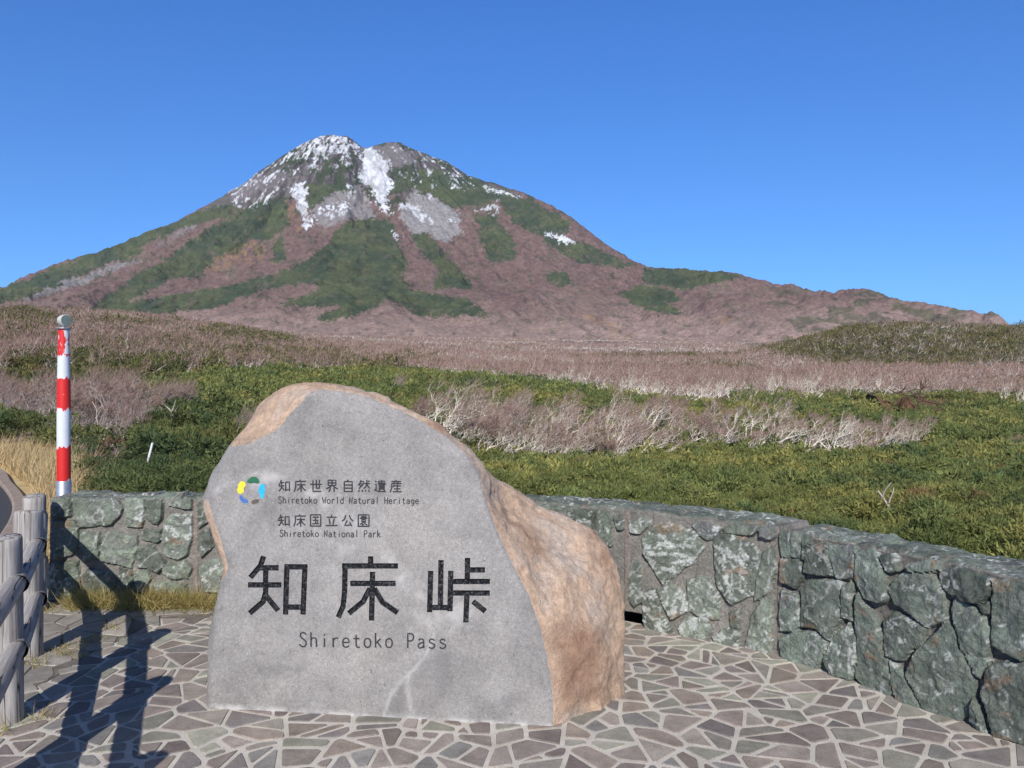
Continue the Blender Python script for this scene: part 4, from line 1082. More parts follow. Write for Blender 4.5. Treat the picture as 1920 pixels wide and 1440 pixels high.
# ------------------------------------------------------------------ snow pole behind the wall
def lathe(prof, ns=32, mat=None, name='lathe'):
    V = [(r * math.cos(2 * math.pi * k / ns), r * math.sin(2 * math.pi * k / ns), z) for r, z in prof for k in range(ns)]
    Q = [(i * ns + k, i * ns + (k + 1) % ns, (i + 1) * ns + (k + 1) % ns, (i + 1) * ns + k) for i in range(len(prof) - 1) for k in range(ns)]
    return build_mesh(name, np.array(V), np.array(Q), smooth=True, mats=[mat])
def make_pole():
    D = 6.12; x = (119.5 - 960) / F * D
    zz = lambda y: EYE - (y - 720) * D / F
    root = empty('snow_pole', (x, D, -.05)); tag(root, 'tall red and white banded snow pole with round reflector behind the wall', 'pole')
    b0 = root.location.z
    t = NT('pole_paint', .42, .5)
    sep = t.n.new('ShaderNodeSeparateXYZ'); t.l.new(t.tc.outputs['Object'], sep.inputs[0])
    rag = t.math('MULTIPLY', t.math('SUBTRACT', t.noise(34, 3, .6, t.obj((1, 1, .25))), .5), .11)
    z = t.math('ADD', sep.outputs['Z'], rag)
    steps = None
    for yb_, s in ((901, 1), (837, -1), (767, 1), (709, -1), (666, 1)):
        g = t.math('MULTIPLY', t.math('GREATER_THAN', z, zz(yb_) - b0), float(s)); steps = g if steps is None else t.math('ADD', steps, g)
    red = t.mix(t.ramp(t.noise(60, 4, .6), [(.70, 0.0), (.72, 1.0)]), (.62, .022, .018), (.75, .72, .72))
    peel = t.math('MULTIPLY', t.math('GREATER_THAN', sep.outputs['Z'], zz(664) - b0), t.ramp(t.noise(9, 4, .6, t.obj((1, 1, .55))), [(.50, 0.0), (.52, 1.0)]))
    red = t.mix(peel, red, (.70, .70, .72))
    white = t.mix(t.ramp(t.noise(7, 6, .6), [(.4, 0.0), (.8, .5)]), (.66, .69, .73), (.50, .53, .57))
    white = t.mix(t.ramp(t.noise(70, 4, .6), [(.68, 0.0), (.70, 1.0)]), white, (.85, .86, .88))
    c = t.mix(steps, white, red)
    paint = t.done(c, t.bump(t.noise(40, 4, .6), .15, .004))
    gm = NT('galvanised_steel', .45, .5); gm.b.inputs['Metallic'].default_value = .55
    galv = gm.done(gm.ramp(gm.noise(14, 6, .7), [(.3, (.27, .30, .33)), (.7, (.45, .48, .51))]))
    zt = zz(617) - b0
    link('shaft', lathe([(.049, zz(903) - b0), (.049, zz(760) - b0), (.0455, zz(700) - b0), (.041, zz(660) - b0), (.039, zt)], 32, paint, 'shaft'), root)
    link('sleeve', lathe([(.053, -.3), (.053, zz(902) - b0), (.0495, zz(901) - b0)], 32, galv, 'sleeve'), root)
    link('flange', lathe([(.0, zt), (.053, zt), (.054, zt + .004), (.053, zt + .009), (.012, zt + .010), (.0, zt + .010)], 32, galv, 'flange'), root)
    link('stem', lathe([(.012, zt + .008), (.012, zt + .05)], 12, galv, 'stem'), root)
    w = NT('reflector_case', .5, .4); case = w.done(w.ramp(w.noise(30, 4), [(.3, (.40, .41, .38)), (.7, (.54, .55, .51))])); g = NT('reflector_lens', .35, .5)
    lens = g.done(g.ramp(g.noise(60, 3), [(.3, (.15, .19, .16)), (.7, (.22, .26, .22))]))
    cs = link('reflector', lathe([(.0, -.034), (.033, -.033), (.041, -.026), (.0445, -.012), (.045, .028), (.042, .03), (.0, .028)], 32, case, 'reflector'), root)
    cs.location = (.002, 0, zz(601) - b0); cs.rotation_euler = Vector((.86, -.50, 0)).to_track_quat('Z', 'Y').to_euler()
    link('lens', lathe([(.0, .0325), (.0405, .0315)], 32, lens, 'lens'), cs)
make_pole()

# ------------------------------------------------------------------ road and kerb beyond the fence
def make_road():
    P = catmull([(-14.0, 18.0), (-9.6, 14.5), (-7.6, 12.0), (-6.15, 10.0), (-5.1, 8.2), (-4.5, 6.8), (-4.3, 5.0), (-4.4, -4.0)], 10)
    tx = np.gradient(P[:, 0]); ty = np.gradient(P[:, 1]); L = np.hypot(tx, ty); nx, ny = ty / L, -tx / L     # right of travel = left in the picture
    if nx[len(nx) // 2] > 0: nx, ny = -nx, -ny
    prof = [(0, -.05), (0, .05), (.02, .065), (.14, .065), (.16, .05), (.16, -.05)]
    V = []; Q = []; m = len(prof)
    for i in range(len(P)):
        for o, z in prof: V.append((P[i, 0] + nx[i] * o, P[i, 1] + ny[i] * o, z))
    for i in range(len(P) - 1):
        for k in range(m - 1): Q.append((i * m + k, i * m + k + 1, (i + 1) * m + k + 1, (i + 1) * m + k))
    t = NT('kerb_stone', .9, .2); k = t.done(t.ramp(t.noise(9, 6, .7), [(.3, (.24, .18, .14)), (.7, (.38, .31, .255))]), t.bump(t.noise(50, 4), .4, .01))
    tag(link('kerb', build_mesh('kerb', np.array(V), np.array(Q), mats=[k])), kind='structure')
    V = []; Q = []
    for i in range(len(P)):
        for o in (.155, 7.0): V.append((P[i, 0] + nx[i] * o, P[i, 1] + ny[i] * o, .012))
    for i in range(len(P) - 1): Q.append((2 * i, 2 * i + 1, 2 * i + 3, 2 * i + 2))
    t = NT('asphalt', .9, .3); a = t.done(t.ramp(t.noise(60, 6, .7), [(.3, (.04, .04, .043)), (.7, (.085, .085, .09))]), t.bump(t.noise(160, 3), .5, .008))
    me = build_mesh('road', np.array(V), np.array(Q), mats=[a])
    tag(link('road', me), kind='structure')
make_road()

# ------------------------------------------------------------------ blades: grass, pine shoots, far wood
def unit(v): return v / np.maximum(np.linalg.norm(v, axis=1, keepdims=True), 1e-9)
def blades(p, d, L, w, col, bend=None):        # tapering blade of two steps along d from p
    n = len(p); rnd = unit(RNG.normal(size=(n, 3))); s = unit(np.cross(d, rnd)) * (w * .5)[:, None]
    mid = p + d * (L * .55)[:, None]; tip = p + d * L[:, None]
    if bend is not None: mid = mid + bend * (L * .12)[:, None]; tip = tip + bend * (L * .45)[:, None]
    V = np.stack([p - s, p + s, mid - s * .7, mid + s * .7, tip], 1).reshape(-1, 3)
    o = (np.arange(n) * 5)[:, None]
    Q = o + np.array([[0, 1, 3, 2]]); T = o + np.array([[2, 3, 4]])
    return V, Q, T, np.repeat(col, 5, 0)
def tris(p, d, L, w, col, face=None):
    n = len(p); rnd = unit(RNG.normal(size=(n, 3))); s = unit(np.cross(d, rnd)) * (w * .5)[:, None]
    V = np.stack([p - s, p + s, p + d * L[:, None]], 1).reshape(-1, 3)
    T = (np.arange(n) * 3)[:, None] + np.array([[0, 1, 2]])
    return V, T, np.repeat(col, 3, 0)
def leafmat(name, trans=.25):
    t = NT(name, .75, .2); c = t.attr('col').outputs['Color']
    d = t.n.new('ShaderNodeBsdfTranslucent'); t.l.new(c, d.inputs['Color']); t.l.new(c, t.b.inputs['Base Color'])
    mx = t.n.new('ShaderNodeMixShader'); mx.inputs[0].default_value = trans
    out = t.n['Material Output']; t.l.new(t.b.outputs[0], mx.inputs[1]); t.l.new(d.outputs[0], mx.inputs[2]); t.l.new(mx.outputs[0], out.inputs['Surface'])
    return t.m

def behind_wall(x, y): return y > np.interp(x, WPATH[np.argsort(WPATH[:, 0]), 0], WPATH[np.argsort(WPATH[:, 0]), 1]) + WTHICK + .12

def canopy(x, y):                              # height of the dwarf pine cushions above the ground
    b = 1 - np.abs(2 * fbm(x / 1.3, y / 1.3, seed=71, oct=2) - 1)
    lump = fbm(x / .55, y / .55, seed=72, oct=3)
    big = fbm(x / 4.5, y / 4.5, seed=73, oct=2)
    return .30 + .40 * (b - .3) + .46 * (lump - .5) + .5 * (big - .42) * sstep(7, 16, y)
def pine_mask(x, y):
    z = ground_z(x, y); px, py = proj(x, y, z + .45)
    j = 14 * (fbm(x / 1.5, y / 1.5, seed=74) - .5) * np.clip(20 / y, .3, 1)
    m = in_poly(px + j * 2, py + j, PINE) & ~in_poly(px + j * 2, py + j, BIRCH1) & ~in_poly(px, py, BANK) & behind_wall(x, y) & ~in_poly(px + 2 * j, py + j, GRASS)
    left = (px < 300) & (py > 790) & (y < 10.5) & (x < -5.0 + (y - 7) * -.3)
    return m & (y < 125) & ~left, z
def green_patch(x, y, px):                     # low green scrub scattered through the left of the plain
    return (fbm(x / 30, y / 30, seed=94, oct=4) > np.where(px < 620, .60, .66)) & (y > 60)
def make_pines():
    Vs = []; Ts = []; Cs = []; off = 0
    #        depth      clump radius, sprays in a clump
    bands = [(4.3, 8, .12, 230), (8, 13, .145, 160), (13, 22, .19, 75), (22, 38, .26, 52), (38, 70, .40, 40), (70, 125, .62, 30), (125, 240, 1.0, 22), (240, 460, 1.7, 16)]
    for d0, d1, R0, k in bands:
        half = .98
        n = int(half * (d1 * d1 - d0 * d0) * 1.25 / (R0 * R0))
        y = np.sqrt(RNG.uniform(d0 * d0, d1 * d1, n)); x = y * RNG.uniform(-half, half, n)
        if d0 < 125:
            m, z = pine_mask(x, y); px, py = proj(x, y, z + .2)
            inb = in_poly(px, py, BIRCH1)
            m |= inb & (RNG.uniform(0, 1, n) < .45) & (fbm(x / 1.6, y / 1.6, seed=98) > .45)
            m |= in_poly(px, py, SCRUB) & (RNG.uniform(0, 1, n) < .55) & behind_wall(x, y)
            if d0 >= 22: m |= in_poly(px, py, BANK) & (fbm(x / 3, y / 3, seed=100) > .60) & (RNG.uniform(0, 1, n) < .5)
            if d0 > 30: m |= (in_poly(px, py, OLIVE4) & (fbm(x / 8, y / 8, seed=101) > .60)) | (px > 1380) & (py > 742) & (py < 778) & ~in_poly(px, py, BANK) & (fbm(x / 5, y / 5, seed=102) > .42)
            if d0 > 30: m |= green_patch(x, y, px) & (py < 735) & ~in_poly(px, py, BANK) & (RNG.uniform(0, 1, n) < .45)
        else:
            z = ground_z(x, y); px, py = proj(x, y, z); j = 12 * (fbm(px / 40, py / 12, seed=91) - .5)
            m = (in_poly(px, py + j, OLIVE) | in_poly(px, py + j, OLIVE2) | in_poly(px, py + j, OLIVE3) | (in_poly(px, py, GREENHILL) & (fbm(x / 14, y / 14, seed=99) > .42)) | green_patch(x, y, px) | (in_poly(px, py + j, OLIVE4) & (fbm(x / 12, y / 12, seed=101) > .60))) & (RNG.uniform(0, 1, n) < .7)
            px_ = px
        m &= (fbm(x / .7, y / .7, seed=103, oct=2) > .40) | (y > 40)
        x, y, z = x[m], y[m], z[m]; n = len(x)
        if not n: continue
        e = .06
        h = canopy(x, y); gx = (canopy(x + e, y) - h) / e; gy = (canopy(x, y + e) - h) / e
        nrm = unit(np.stack([-gx * .5, -gy * .5, np.ones_like(gx)], 1))
        inb = in_poly(px[m], py[m], BIRCH1); h = np.where(inb, h * .5, h)
        Rr = R0 * RNG.uniform(.55, 1.55, n)
        c = np.stack([x, y, z + h - Rr * .55 + RNG.normal(size=n) * R0 * .6], 1)
        pn = fbm(x / 2.2, y / 2.2, seed=75, oct=4); pn2 = fbm(x / 9, y / 9, seed=76, oct=3); rnd = RNG.uniform(0, 1, n)
        a = np.array([.150, .178, .056]); b = np.array([.300, .272, .080]); dkk = np.array([.070, .108, .046])
        t = np.clip(sstep(.42, .66, .6 * pn + .4 * pn2) * .8 + (rnd - .6) * .8, 0, 1)[:, None]; u = (sstep(.52, .32, pn) * .7 * (rnd < .6))[:, None]
        col = a * (1 - t) + b * t; col = col * (1 - u) + dkk * u
        pyc = proj(x, y, z)[1]; px_n = px[m]
        mut = ((pyc < 702) | ((px_n < 330) & (pyc < 738)))[:, None] * .85; col = col * (1 - mut) + (col * .42 + np.array([.045, .034, .018])) * mut
        if d0 >= 125: col = col * .85 + np.array([.03, .022, .012])
        dl = sstep(520, 400, px[m])[:, None] * (y < 30)[:, None] * .5; col = col * (1 - dl) + np.array([.055, .085, .036]) * dl
        col = col * RNG.uniform(.8, 1.2, (n, 1))
        dead = RNG.uniform(0, 1, n) < .012; col[dead] = np.array([.20, .12, .06])
        dr = unit(RNG.normal(size=(n * k, 3)) + np.repeat(nrm, k, 0) * .75)
        flip = (dr * np.repeat(nrm, k, 0)).sum(1) < -.15; dr[flip] *= -1
        rr = np.repeat(Rr, k); st = RNG.uniform(.55, 1.0, n * k)
        p = np.repeat(c, k, 0) + dr * (rr * st)[:, None] * np.array([1.15, 1.15, .85])
        dd = unit(dr + RNG.normal(size=dr.shape) * .45 + np.array([0, 0, .12]))
        ll = rr * (RNG.uniform(.20, .38, n * k) if d0 < 12 else RNG.uniform(.28, .55, n * k)); wd = ll * (.30 if d0 < 12 else .34 if d0 < 20 else .46)
        V, T, C = tris(p, dd, ll, wd, np.repeat(col, k, 0) * RNG.uniform(.75, 1.25, (n * k, 1)))
        Vs.append(V); Ts.append(T + off); Cs.append(C); off += len(V)
    # twiggy under-surface so nothing shows through the cushions
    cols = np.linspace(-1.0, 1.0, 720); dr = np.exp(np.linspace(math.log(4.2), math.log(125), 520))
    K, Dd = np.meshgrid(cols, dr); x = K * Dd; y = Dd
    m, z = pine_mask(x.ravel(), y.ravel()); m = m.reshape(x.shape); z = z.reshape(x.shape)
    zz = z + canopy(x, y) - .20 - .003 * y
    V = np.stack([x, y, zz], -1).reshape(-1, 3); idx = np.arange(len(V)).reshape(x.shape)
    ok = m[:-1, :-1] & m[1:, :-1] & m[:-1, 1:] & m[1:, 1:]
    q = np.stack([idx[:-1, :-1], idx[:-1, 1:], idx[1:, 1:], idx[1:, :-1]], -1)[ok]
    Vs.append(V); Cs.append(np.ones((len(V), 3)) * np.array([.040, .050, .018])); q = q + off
    me = build_mesh('dwarf_pine', np.concatenate(Vs), [np.concatenate(Ts), q], cols=np.concatenate(Cs), mats=[leafmat('pine_needles', .2)])
    print('pine tris', len(me.polygons))
    tag(link('dwarf_pine_thicket', me), 'dense olive green dwarf pine cushions covering the slope beyond the wall', 'shrubs', kind='stuff')
make_pines()

def make_dry_grass():
    n = 120000
    y = np.sqrt(RNG.uniform(6.1 ** 2, 24 ** 2, n)); x = y * RNG.uniform(-1.15, -.44, n)
    z = ground_z(x, y); px, py = proj(x, y, z + .25)
    j = 16 * (fbm(x / 1.2, y / 1.2, seed=81) - .5)
    kerb = np.interp(y, [5, 6.8, 8.2, 10, 12, 14.5, 18], [-4.3, -4.5, -5.1, -6.15, -7.6, -9.6, -14.0])
    m = in_poly(px + j, py + j, GRASS) & behind_wall(np.maximum(x, -3.2), y) & ((x > kerb + .22) | (x < kerb - 8)) & ((y > 6.1))
    x, y, z = x[m], y[m], z[m]; n = len(x)
    L = RNG.uniform(.22, .55, n) * (.6 + .8 * fbm(x / .8, y / .8, seed=82)) * np.interp(y, [6, 9], [.55, 1])
    d = unit(RNG.normal(size=(n, 3)) * .28 + np.array([.12, -.05, 1])); bend = unit(RNG.normal(size=(n, 3)) + np.array([.8, -.3, -.2]))
    t = RNG.uniform(0, 1, (n, 1)); col = np.array([.72, .56, .31]) * (1 - t) + np.array([.56, .41, .21]) * t
    g = (RNG.uniform(0, 1, n) < .10) | (y > 17.5); col[g] = col[g] * .4 + np.array([.12, .13, .03]) * .6
    V, Q, T, C = blades(np.stack([x, y, z], 1), d, L, np.full(n, .008) * (y / 8), col, bend)
    me = build_mesh('dry_grass', V, [Q, T], cols=C, mats=[leafmat('dry_grass_blade', .3)])
    tag(link('dry_grass', me), 'tall straw coloured dry grass between the road and the wall', 'grass', kind='stuff')
    # short tufts at the foot of the wall and round the posts
    pts = []
    rg = random.Random(9)
    for _ in range(420):
        x = rg.uniform(-3.05, -1.85); yw = wall_front_y(x); pts.append((x, yw - abs(rg.gauss(0, .07)) - .02, rg.uniform(.06, .17), 26))
    for _ in range(120):
        x = rg.uniform(-1.9, -1.45); yw = wall_front_y(x); pts.append((x, yw - abs(rg.gauss(0, .09)) - .02, rg.uniform(.07, .18), 26))
    for x, y, h in POSTS[2:]:
        for _ in range(9): pts.append((x + rg.gauss(.05, .09), y + rg.gauss(.0, .09), rg.uniform(.03, .10), 14))
    for _ in range(46):
        t = rg.random(); pts.append((-2.62 + .12 * t + rg.gauss(0, .05), 4.25 + 1.0 * t, rg.uniform(.02, .07), 12))
    P = []; Lh = []
    for x, y, h, k in pts:
        for _ in range(k): P.append((x + rg.gauss(0, .025), y + rg.gauss(0, .025), .0)); Lh.append(h * rg.uniform(.5, 1.2))
    P = np.array(P); n = len(P); d = unit(RNG.normal(size=(n, 3)) * .5 + np.array([0, -.25, .9])); bend = unit(RNG.normal(size=(n, 3)) + np.array([0, -.4, -.4]))
    t = RNG.uniform(0, 1, (n, 1)); col = np.array([.58, .45, .21]) * t + np.array([.27, .26, .075]) * (1 - t)
    V, Q, T, C = blades(P, d, np.array(Lh), np.full(n, .0042), col, bend)
    me = build_mesh('verge_grass', V, [Q, T], cols=C, mats=[bpy.data.materials['dry_grass_blade']])
    tag(link('verge_grass', me), 'short yellowing grass tufts along the foot of the wall and posts', 'grass', kind='stuff')
make_dry_grass()

# ------------------------------------------------------------------ bare birches
t = NT('birch_bark', .8, .3)
BARK = t.done(t.mix(t.ramp(t.noise(7, 5, .7), [(.45, 0.0), (.7, .7)]), (.74, .67, .55), (.34, .285, .225)))
t = NT('grey_birch_bark', .8, .3)
GREYBARK = t.done(t.mix(t.ramp(t.noise(7, 5, .7), [(.4, 0.0), (.66, .7)]), (.46, .41, .36), (.20, .165, .14)))
t = NT('birch_twig', .85, .2)
TWIG = t.done(t.ramp(t.noise(1.2, 4, .6), [(.3, (.23, .142, .113)), (.7, (.36, .262, .215))]))
def birch_meshes(seed, height, lean, spread, ntwig, thick=1.0, bark=None):
    rg = random.Random(seed); trunk = MB(); tw = MB()
    ends = []
    def branch(p, d, L, r, lvl):
        pts = [p.copy()]; rad = [r]; n = 6 if lvl < 2 else 4
        for i in range(n):
            k = (i + 1) / n
            d = (d + Vector((rg.gauss(0, .30), rg.gauss(0, .30), rg.gauss(0, .26))) + Vector((lean * .16, 0, .12 + .10 * k))).normalized()
            p = p + d * (L / n); pts.append(p.copy()); rad.append(max(r * (1 - .6 * k), .005))
        trunk.add(*tube(pts, rad, 6 if lvl == 0 else 4))
        if lvl < 3:
            for c in range(rg.randint(3, 4) if lvl < 2 else 3):
                k = rg.uniform(.3, 1.0); i = min(int(k * n), n - 1)
                q = pts[i].lerp(pts[i + 1], k * n - i)
                dd = (d * .5 + Vector((rg.gauss(lean * .35, .7), rg.gauss(0, .7), rg.gauss(.45, .4)))).normalized()
                branch(q, dd, L * rg.uniform(.42, .68), rad[i] * .72, lvl + 1)
        if lvl >= 1: ends.append((pts, lvl))
    nst = rg.choice([1, 2, 2, 3])
    for s in range(nst):
        a = rg.uniform(0, 6.28); d = Vector((math.cos(a) * spread + lean * .7, math.sin(a) * spread, .55)).normalized()
        branch(Vector((rg.gauss(0, .12), rg.gauss(0, .12), -.1)), d, height * rg.uniform(.6, .85), .062 * thick * height / 2.2, 0)
    for _ in range(ntwig):
        pts, lv = max((rg.choice(ends) for _ in range(2)), key=lambda e: e[0][-1].z); i = rg.randint(2, len(pts) - 1); p = pts[i]
        d = Vector((rg.gauss(lean * .5, .5), rg.gauss(0, .5), rg.gauss(.75, .35))).normalized(); L = height * rg.uniform(.10, .26)
        s = d.cross(Vector((rg.gauss(0, 1), rg.gauss(0, 1), rg.gauss(0, 1)))).normalized() * (.0026 * height)
        m = p + d * L * .55 + Vector((rg.gauss(0, .03), rg.gauss(0, .03), 0)); e = p + d * L + Vector((rg.gauss(0, .06), rg.gauss(0, .06), .03))
        tw.add([p - s, p + s, m - s * .7, m + s * .7, e], [(0, 1, 3, 2)], [(2, 3, 4)])
    return trunk.mesh('birch_trunk', bark or BARK, True), tw.mesh('birch_twigs', TWIG)
def make_birches():
    band = [birch_meshes(200 + i, 2.3, .95, 1.1, 400, .82) for i in range(9)]
    left = [birch_meshes(300 + i, 2.0, .6, .45, 520, .52, GREYBARK) for i in range(6)]
    far = [birch_meshes(400 + i, 3.6, .45, .8, 170, 1.25) for i in range(6)]
    sprawl = [birch_meshes(600 + i, 2.4, 1.25, 1.7, 130, 1.05) for i in range(5)]
    rg = random.Random(77); count = 0
    proto = {}
    def plant(px_, py_, kind, sc, label, group, name='birch_tree'):
        nonlocal count
        x, d, z = ground_hit(px_, py_)
        if (kind, ) not in proto: proto[(kind,)] = [empty_pair(k) for k in kind_sets[kind]]
        src = rg.choice(proto[(kind,)])
        r = empty(name, (x, d, z - .04), rg.gauss(0, .5)); r.scale = (sc * rg.uniform(.9, 1.15),) * 2 + (sc,)
        tag(r, label, 'tree', group)
        for nm, me in src:
            o = link(nm, me, r)
        count += 1
    def empty_pair(k): return [('trunk', k[0]), ('crown', k[1])]
    kind_sets = {'band': band, 'left': left, 'far': far, 'sprawl': sprawl}
    def spread(poly, n, mind):
        xs = [p[0] for p in poly]; ys = [p[1] for p in poly]; out = []; tries = 0
        while len(out) < n and tries < 20000:
            tries += 1
            x, y = rg.uniform(min(xs), max(xs)), rg.uniform(min(ys), max(ys))
            if not in_poly(np.array([x]), np.array([y]), poly)[0]: continue
            if all(((x - a) / 3) ** 2 + (y - b) ** 2 > mind ** 2 for a, b in out): out.append((x, y))
        return out
    B1 = [(765,800),(780,850),(900,869),(1190,868),(1235,838),(1470,850),(1590,862),(1730,842),(1740,828),(1600,812),(1500,806),(1300,792),(1150,790),(1000,788),(850,778)]
    for x, y in spread(B1, 105, 2.6):
        plant(x, y, 'band', rg.uniform(.75, 1.1) * (.95 if x < 1450 else .75), 'bare white birch bent by wind in the band between two pine belts', 'wind bent birches between the pine belts')
    for i in range(24):
        x = rg.choice((rg.uniform(880, 1250), rg.uniform(1290, 1500), rg.uniform(1460, 1740)))
        y = float(np.interp(x, [880, 1190, 1240, 1300, 1470, 1590, 1740], [869, 869, 842, 842, 852, 863, 843])) - rg.uniform(0, 9)
        plant(x, y, 'sprawl', rg.uniform(.7, 1.0), 'low sprawling white birch along the front edge of the wind bent band', 'sprawling birches at the front of the band')
    B2 = [(-40,808),(20,812),(100,832),(170,852),(232,850),(258,806),(335,788),(310,762),(230,742),(120,738),(-40,742)]
    for x, y in spread(B2, 75, 2.4):
        plant(x, y, 'left', rg.uniform(.55, .85) * (.7 if y < 775 else 1), 'bare leaning birch in the thicket behind the snow pole', 'bare birches behind the snow pole')
    B3 = [(1400,745),(1500,732),(1620,730),(1900,732),(1990,740),(1990,768),(1880,768),(1840,748),(1600,746),(1560,768),(1480,762)]
    for x, y in spread(B3, 44, 1.6):
        plant(x, y, 'far', rg.uniform(.8, 1.1), 'pale spreading birch standing above the brown soil bank', 'pale birches above the soil bank')
    B4 = [(905,712),(1100,740),(1250,757),(1400,768),(1480,762),(1400,735),(1100,712),(930,703)]
    for x, y in spread(B4, 46, 1.6):
        plant(x, y, 'far', rg.uniform(.55, .8), 'pale birch along the near edge of the wide bare wood', 'birches at the edge of the bare wood')
    for i, (x, y, sc, lb) in enumerate(((735, 748, .8, 'lone bare birch in the pines just above the boulder'), (437, 868, .55, 'small bare birch poking from pines left of the boulder'), (1885, 868, .6, 'low bare birch among pines near the far right wall'))):
        plant(x, y, 'left', sc, lb, None)
    print('trees', count)
make_birches()

def make_far_wood():
    # the rest of the bare birch wood, out to the foot of the mountain
    Vs = []; Qs = []; Ts = []; Cs = []; off = 0
    def zone(d0, d1, n, H, nb, nt, wk):
        nonlocal off
        n = int(n * 1.4); y = np.sqrt(RNG.uniform(d0 * d0, d1 * d1, n)); x = y * RNG.uniform(-1.12, 1.12, n); z = ground_z(x, y); px, py = proj(x, y, z)
        jj = 12 * (fbm(px / 40, py / 12, seed=91) - .5)
        m = ~in_poly(px, py - 0, PINE) & (py < 752) & ~in_poly(px, py, BANK)
        dens = fbm(x / 25, y / 25, seed=92, oct=3)
        gh = in_poly(px, py, GREENHILL); ol = in_poly(px, py + jj, OLIVE3) | in_poly(px, py + jj, OLIVE2) | in_poly(px, py + jj, OLIVE)
        m &= ~((y < 75) & (px < 330))
        keep = RNG.uniform(0, 1, n) < np.where(gh, .30, np.where(ol, .35, np.where(green_patch(x, y, px), .40, .35 + .9 * dens)))
        m &= keep & ~((px < 340) & (py > 738)); x, y, z, gh = x[m], y[m], z[m], gh[m]; n = len(x)
        h = H * RNG.uniform(.7, 1.25, n); base = np.stack([x, y, z], 1)
        lean = np.array([.35, 0, 0])
        # pale stems
        k = nb; p = np.repeat(base, k, 0) + RNG.normal(size=(n * k, 3)) * np.array([.35, .35, .0]); d = unit(RNG.normal(size=(n * k, 3)) * np.array([.55, .55, .15]) + np.array([.3, 0, .8]))
        L = np.repeat(h, k) * RNG.uniform(.45, .85, n * k); pale = RNG.uniform(0, 1, (n * k, 1)); col = np.array([.62, .55, .47]) * (.5 + .7 * pale)
        V, Q, T, C = blades(p, d, L, np.full(n * k, wk) * np.repeat(np.clip(y / d0, 1, 2.2), k), col, unit(RNG.normal(size=(n * k, 3))))
        Vs.append(V); Qs.append(Q + off); Ts.append(T + off); Cs.append(C); off += len(V)
        # purplish twigs
        k = nt; p = np.repeat(base, k, 0) + RNG.normal(size=(n * k, 3)) * np.array([.55, .55, .12]) * H / 3 + np.stack([np.repeat(h, k) * .12, np.zeros(n * k), np.repeat(h, k) * RNG.uniform(.25, .75, n * k)], 1)
        d = unit(RNG.normal(size=(n * k, 3)) * .6 + np.array([.25, 0, .8])); L = np.repeat(h, k) * RNG.uniform(.2, .42, n * k)
        t = RNG.uniform(0, 1, (n * k, 1)); col = np.array([.345, .235, .188]) * t + np.array([.225, .15, .12]) * (1 - t)
        tint = np.repeat(fbm(x / 18, y / 18, seed=93), k)[:, None]; col = col * (.75 + .5 * tint)
        g_ = np.repeat(gh, k)[:, None]; col = np.where(g_, col * .6 + np.array([.10, .10, .06]) * .4, col)
        V, T, C = tris(p, d, L, np.full(n * k, wk * .9) * np.repeat(np.clip(y / d0, 1, 2.2), k), col)
        Vs.append(V); Ts.append(T + off); Cs.append(C); off += len(V)
    zone(36, 110, 1500, 2.0, 7, 34, .035)
    zone(100, 200, 7000, 2.6, 6, 26, .065)
    zone(200, 420, 16000, 3.0, 5, 14, .11)
    zone(420, 900, 24000, 4.0, 4, 8, .22)
    zone(850, 1500, 14000, 4.5, 4, 7, .34)
    me = build_mesh('birch_wood', np.concatenate(Vs), [np.concatenate(Qs), np.concatenate(Ts)], cols=np.concatenate(Cs), mats=[m_attr('bare_wood')])
    print('wood polys', len(me.polygons))
    tag(link('birch_wood', me), 'far off bare birch wood covering the plain below the mountain', 'wood', kind='stuff')
make_far_wood()

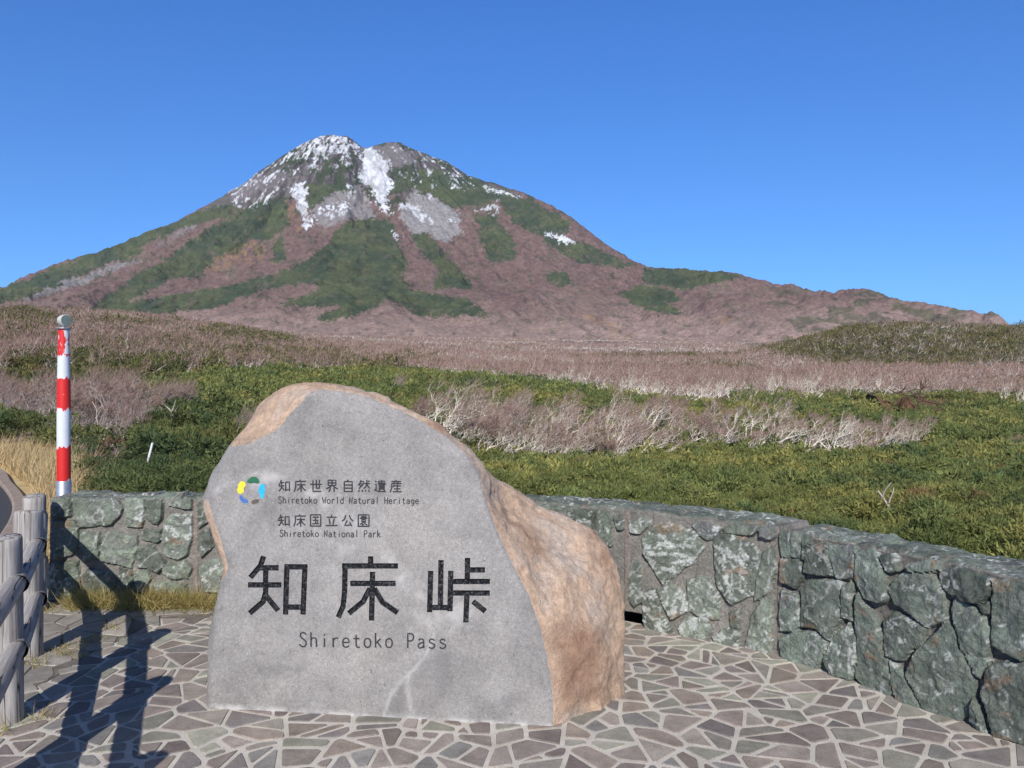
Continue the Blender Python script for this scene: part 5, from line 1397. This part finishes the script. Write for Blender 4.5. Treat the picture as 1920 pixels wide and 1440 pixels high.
# ------------------------------------------------------------------ small things: soil bank, fallen roots, stakes, dead branch
def make_small():
    t = NT('bare_soil', .95, .1); soil = t.done(t.ramp(t.noise(1.3, 8, .7), [(.3, (.075, .045, .03)), (.6, (.20, .115, .065)), (.8, (.27, .18, .12))]), t.bump(t.noise(4, 6, .7), .8, .15))
    us = np.linspace(0, 1, 130); vs = np.linspace(0, 1, 26); U, W = np.meshgrid(us, vs)
    px_ = 1590 + U * 235; V = []
    d0 = 93 + 7 * (fbm(U * 7, U * 0, seed=95) - .5) - 5 * np.sin(U * 3.1)
    top = .3 + 2.3 * np.sin(U * math.pi) ** .6 * sstep(.25, .75, fbm(U * 11, U * 0 + 2, seed=96))
    X = (px_ - 960) / F * d0; n = fbm(U * 26, W * 6, seed=97, oct=5) - .5
    Y = d0 + W * 3.2 + n * 2.0; Z = ground_z(X, Y) - .3 + top * np.sin(np.clip(W * 1.25, 0, 1) * math.pi / 2) + n * .5
    idx = np.arange(X.size).reshape(X.shape); Q = np.stack([idx[:-1, :-1], idx[:-1, 1:], idx[1:, 1:], idx[1:, :-1]], -1).reshape(-1, 4)
    tag(link('soil_bank', build_mesh('soil_bank', np.stack([X, Y, Z], -1).reshape(-1, 3), Q, smooth=True, mats=[soil])), kind='structure')
    t = NT('dead_wood', .9, .2); dw = t.done(t.ramp(t.noise(5, 5, .7), [(.3, (.045, .028, .02)), (.7, (.15, .09, .06))]))
    t = NT('bleached_wood', .85, .2); bw = t.done(t.ramp(t.noise(9, 5, .7), [(.3, (.33, .29, .25)), (.7, (.58, .54, .48))]))
    def snag(name, px_, py_, h, mat, label, seed, n=5, lean=.2, cat='dead wood', dz=0.0, flat=1.0, r0=.04):
        rg = random.Random(seed); m = MB(); x, d, z = ground_hit(px_, py_)
        p = Vector((0, 0, -.15)); pts = [p]; dd = Vector((lean, 0, flat)).normalized()
        for i in range(6): dd = (dd + Vector((rg.gauss(0, .16), rg.gauss(0, .16), rg.gauss(.02, .1)))).normalized(); pts.append(pts[-1] + dd * h / 6)
        m.add(*tube(pts, [r0 * h * (1 - .12 * i) for i in range(7)], 7))
        for _ in range(n):
            i = rg.randint(2, 6); q = pts[i]; bd = Vector((rg.gauss(0, .8), rg.gauss(0, .6), rg.gauss(.5, .4))).normalized(); bp = [q]
            for k in range(3): bd = (bd + Vector((rg.gauss(0, .25), rg.gauss(0, .25), rg.gauss(.05, .2)))).normalized(); bp.append(bp[-1] + bd * h * .12)
            m.add(*tube(bp, [r0 * .5 * h, r0 * .38 * h, r0 * .25 * h, r0 * .12 * h], 5))
        o = link(name, m.mesh(name, mat, True)); o.location = (x, d, z + dz); tag(o, label, cat)
    snag('dead_branch', 1684, 1040, .66, bw, 'pale forked dead branch sticking out of the pines beyond the wall', 5, 6, .05, dz=.34)
    snag('dead_branch', 1555, 968, .45, dw, 'thin dark dead twig in the pines left of the pale forked branch', 8, 5, .5, dz=.30)
    snag('dead_tree', 333, 838, 1.0, bw, 'short grey dead trunk with stub branches in the pines left of the boulder', 12, 7, .02, dz=.15)
    for i, (a, b, L, fl, lb) in enumerate(((1700, 765, 4.2, .30, 'dark fallen trunk lying across the brown soil bank'), (1760, 768, 5.0, .22, 'long dark root plate trunk on the right of the soil bank'), (1795, 772, 3.4, -.05, 'dark fallen limb at the right foot of the soil bank'))):
        snag('fallen_trunk', a, b, L, dw, lb, 30 + i, 9, (1.0, -.9, 1.1)[i], dz=.9, flat=fl, r0=.035)
    # white leaning stake in the pines
    x, d, z = ground_hit(268, 935); t = NT('white_plastic', .5, .4); wp = t.done(t.ramp(t.noise(20, 3), [(.3, (.70, .70, .70)), (.7, (.82, .82, .82))]))
    m = MB(); a = Vector((0, 0, -.1)); b = Vector((.14, 0, .44)); V, Q, T = tube([a, a.lerp(b, .5), b], [.016, .016, .016], 10); m.add(V, Q, T)
    o = link('marker_stake', m.mesh('marker_stake', wp)); o.location = (x, d, z + .36); tag(o, 'thin white stake leaning in the green pines left of the boulder', 'stake')
make_small()

# ------------------------------------------------------------------ the thin mountain air
def make_haze():
    m = bpy.data.materials.new('haze_air'); m.use_nodes = True; n = m.node_tree.nodes; n.clear()
    v = n.new('ShaderNodeVolumePrincipled'); v.inputs['Density'].default_value = HAZE; v.inputs['Color'].default_value = (.80, .88, 1.0, 1); v.inputs['Anisotropy'].default_value = .2
    o = n.new('ShaderNodeOutputMaterial'); m.node_tree.links.new(v.outputs[0], o.inputs['Volume'])
    x, y0, y1, z0, z1 = 27000, -27000, 27000, -120, 1500
    V = [(sx * x, yy, zz) for zz in (z0, z1) for yy in (y0, y1) for sx in (-1, 1)]
    me = bpy.data.meshes.new('haze'); me.from_pydata(V, [], [(0, 2, 3, 1), (4, 5, 7, 6), (0, 1, 5, 4), (2, 6, 7, 3), (0, 4, 6, 2), (1, 3, 7, 5)]); me.materials.append(m); me.update()
    tag(link('haze', me), kind='stuff')
HAZE = 2.8e-5
make_haze()
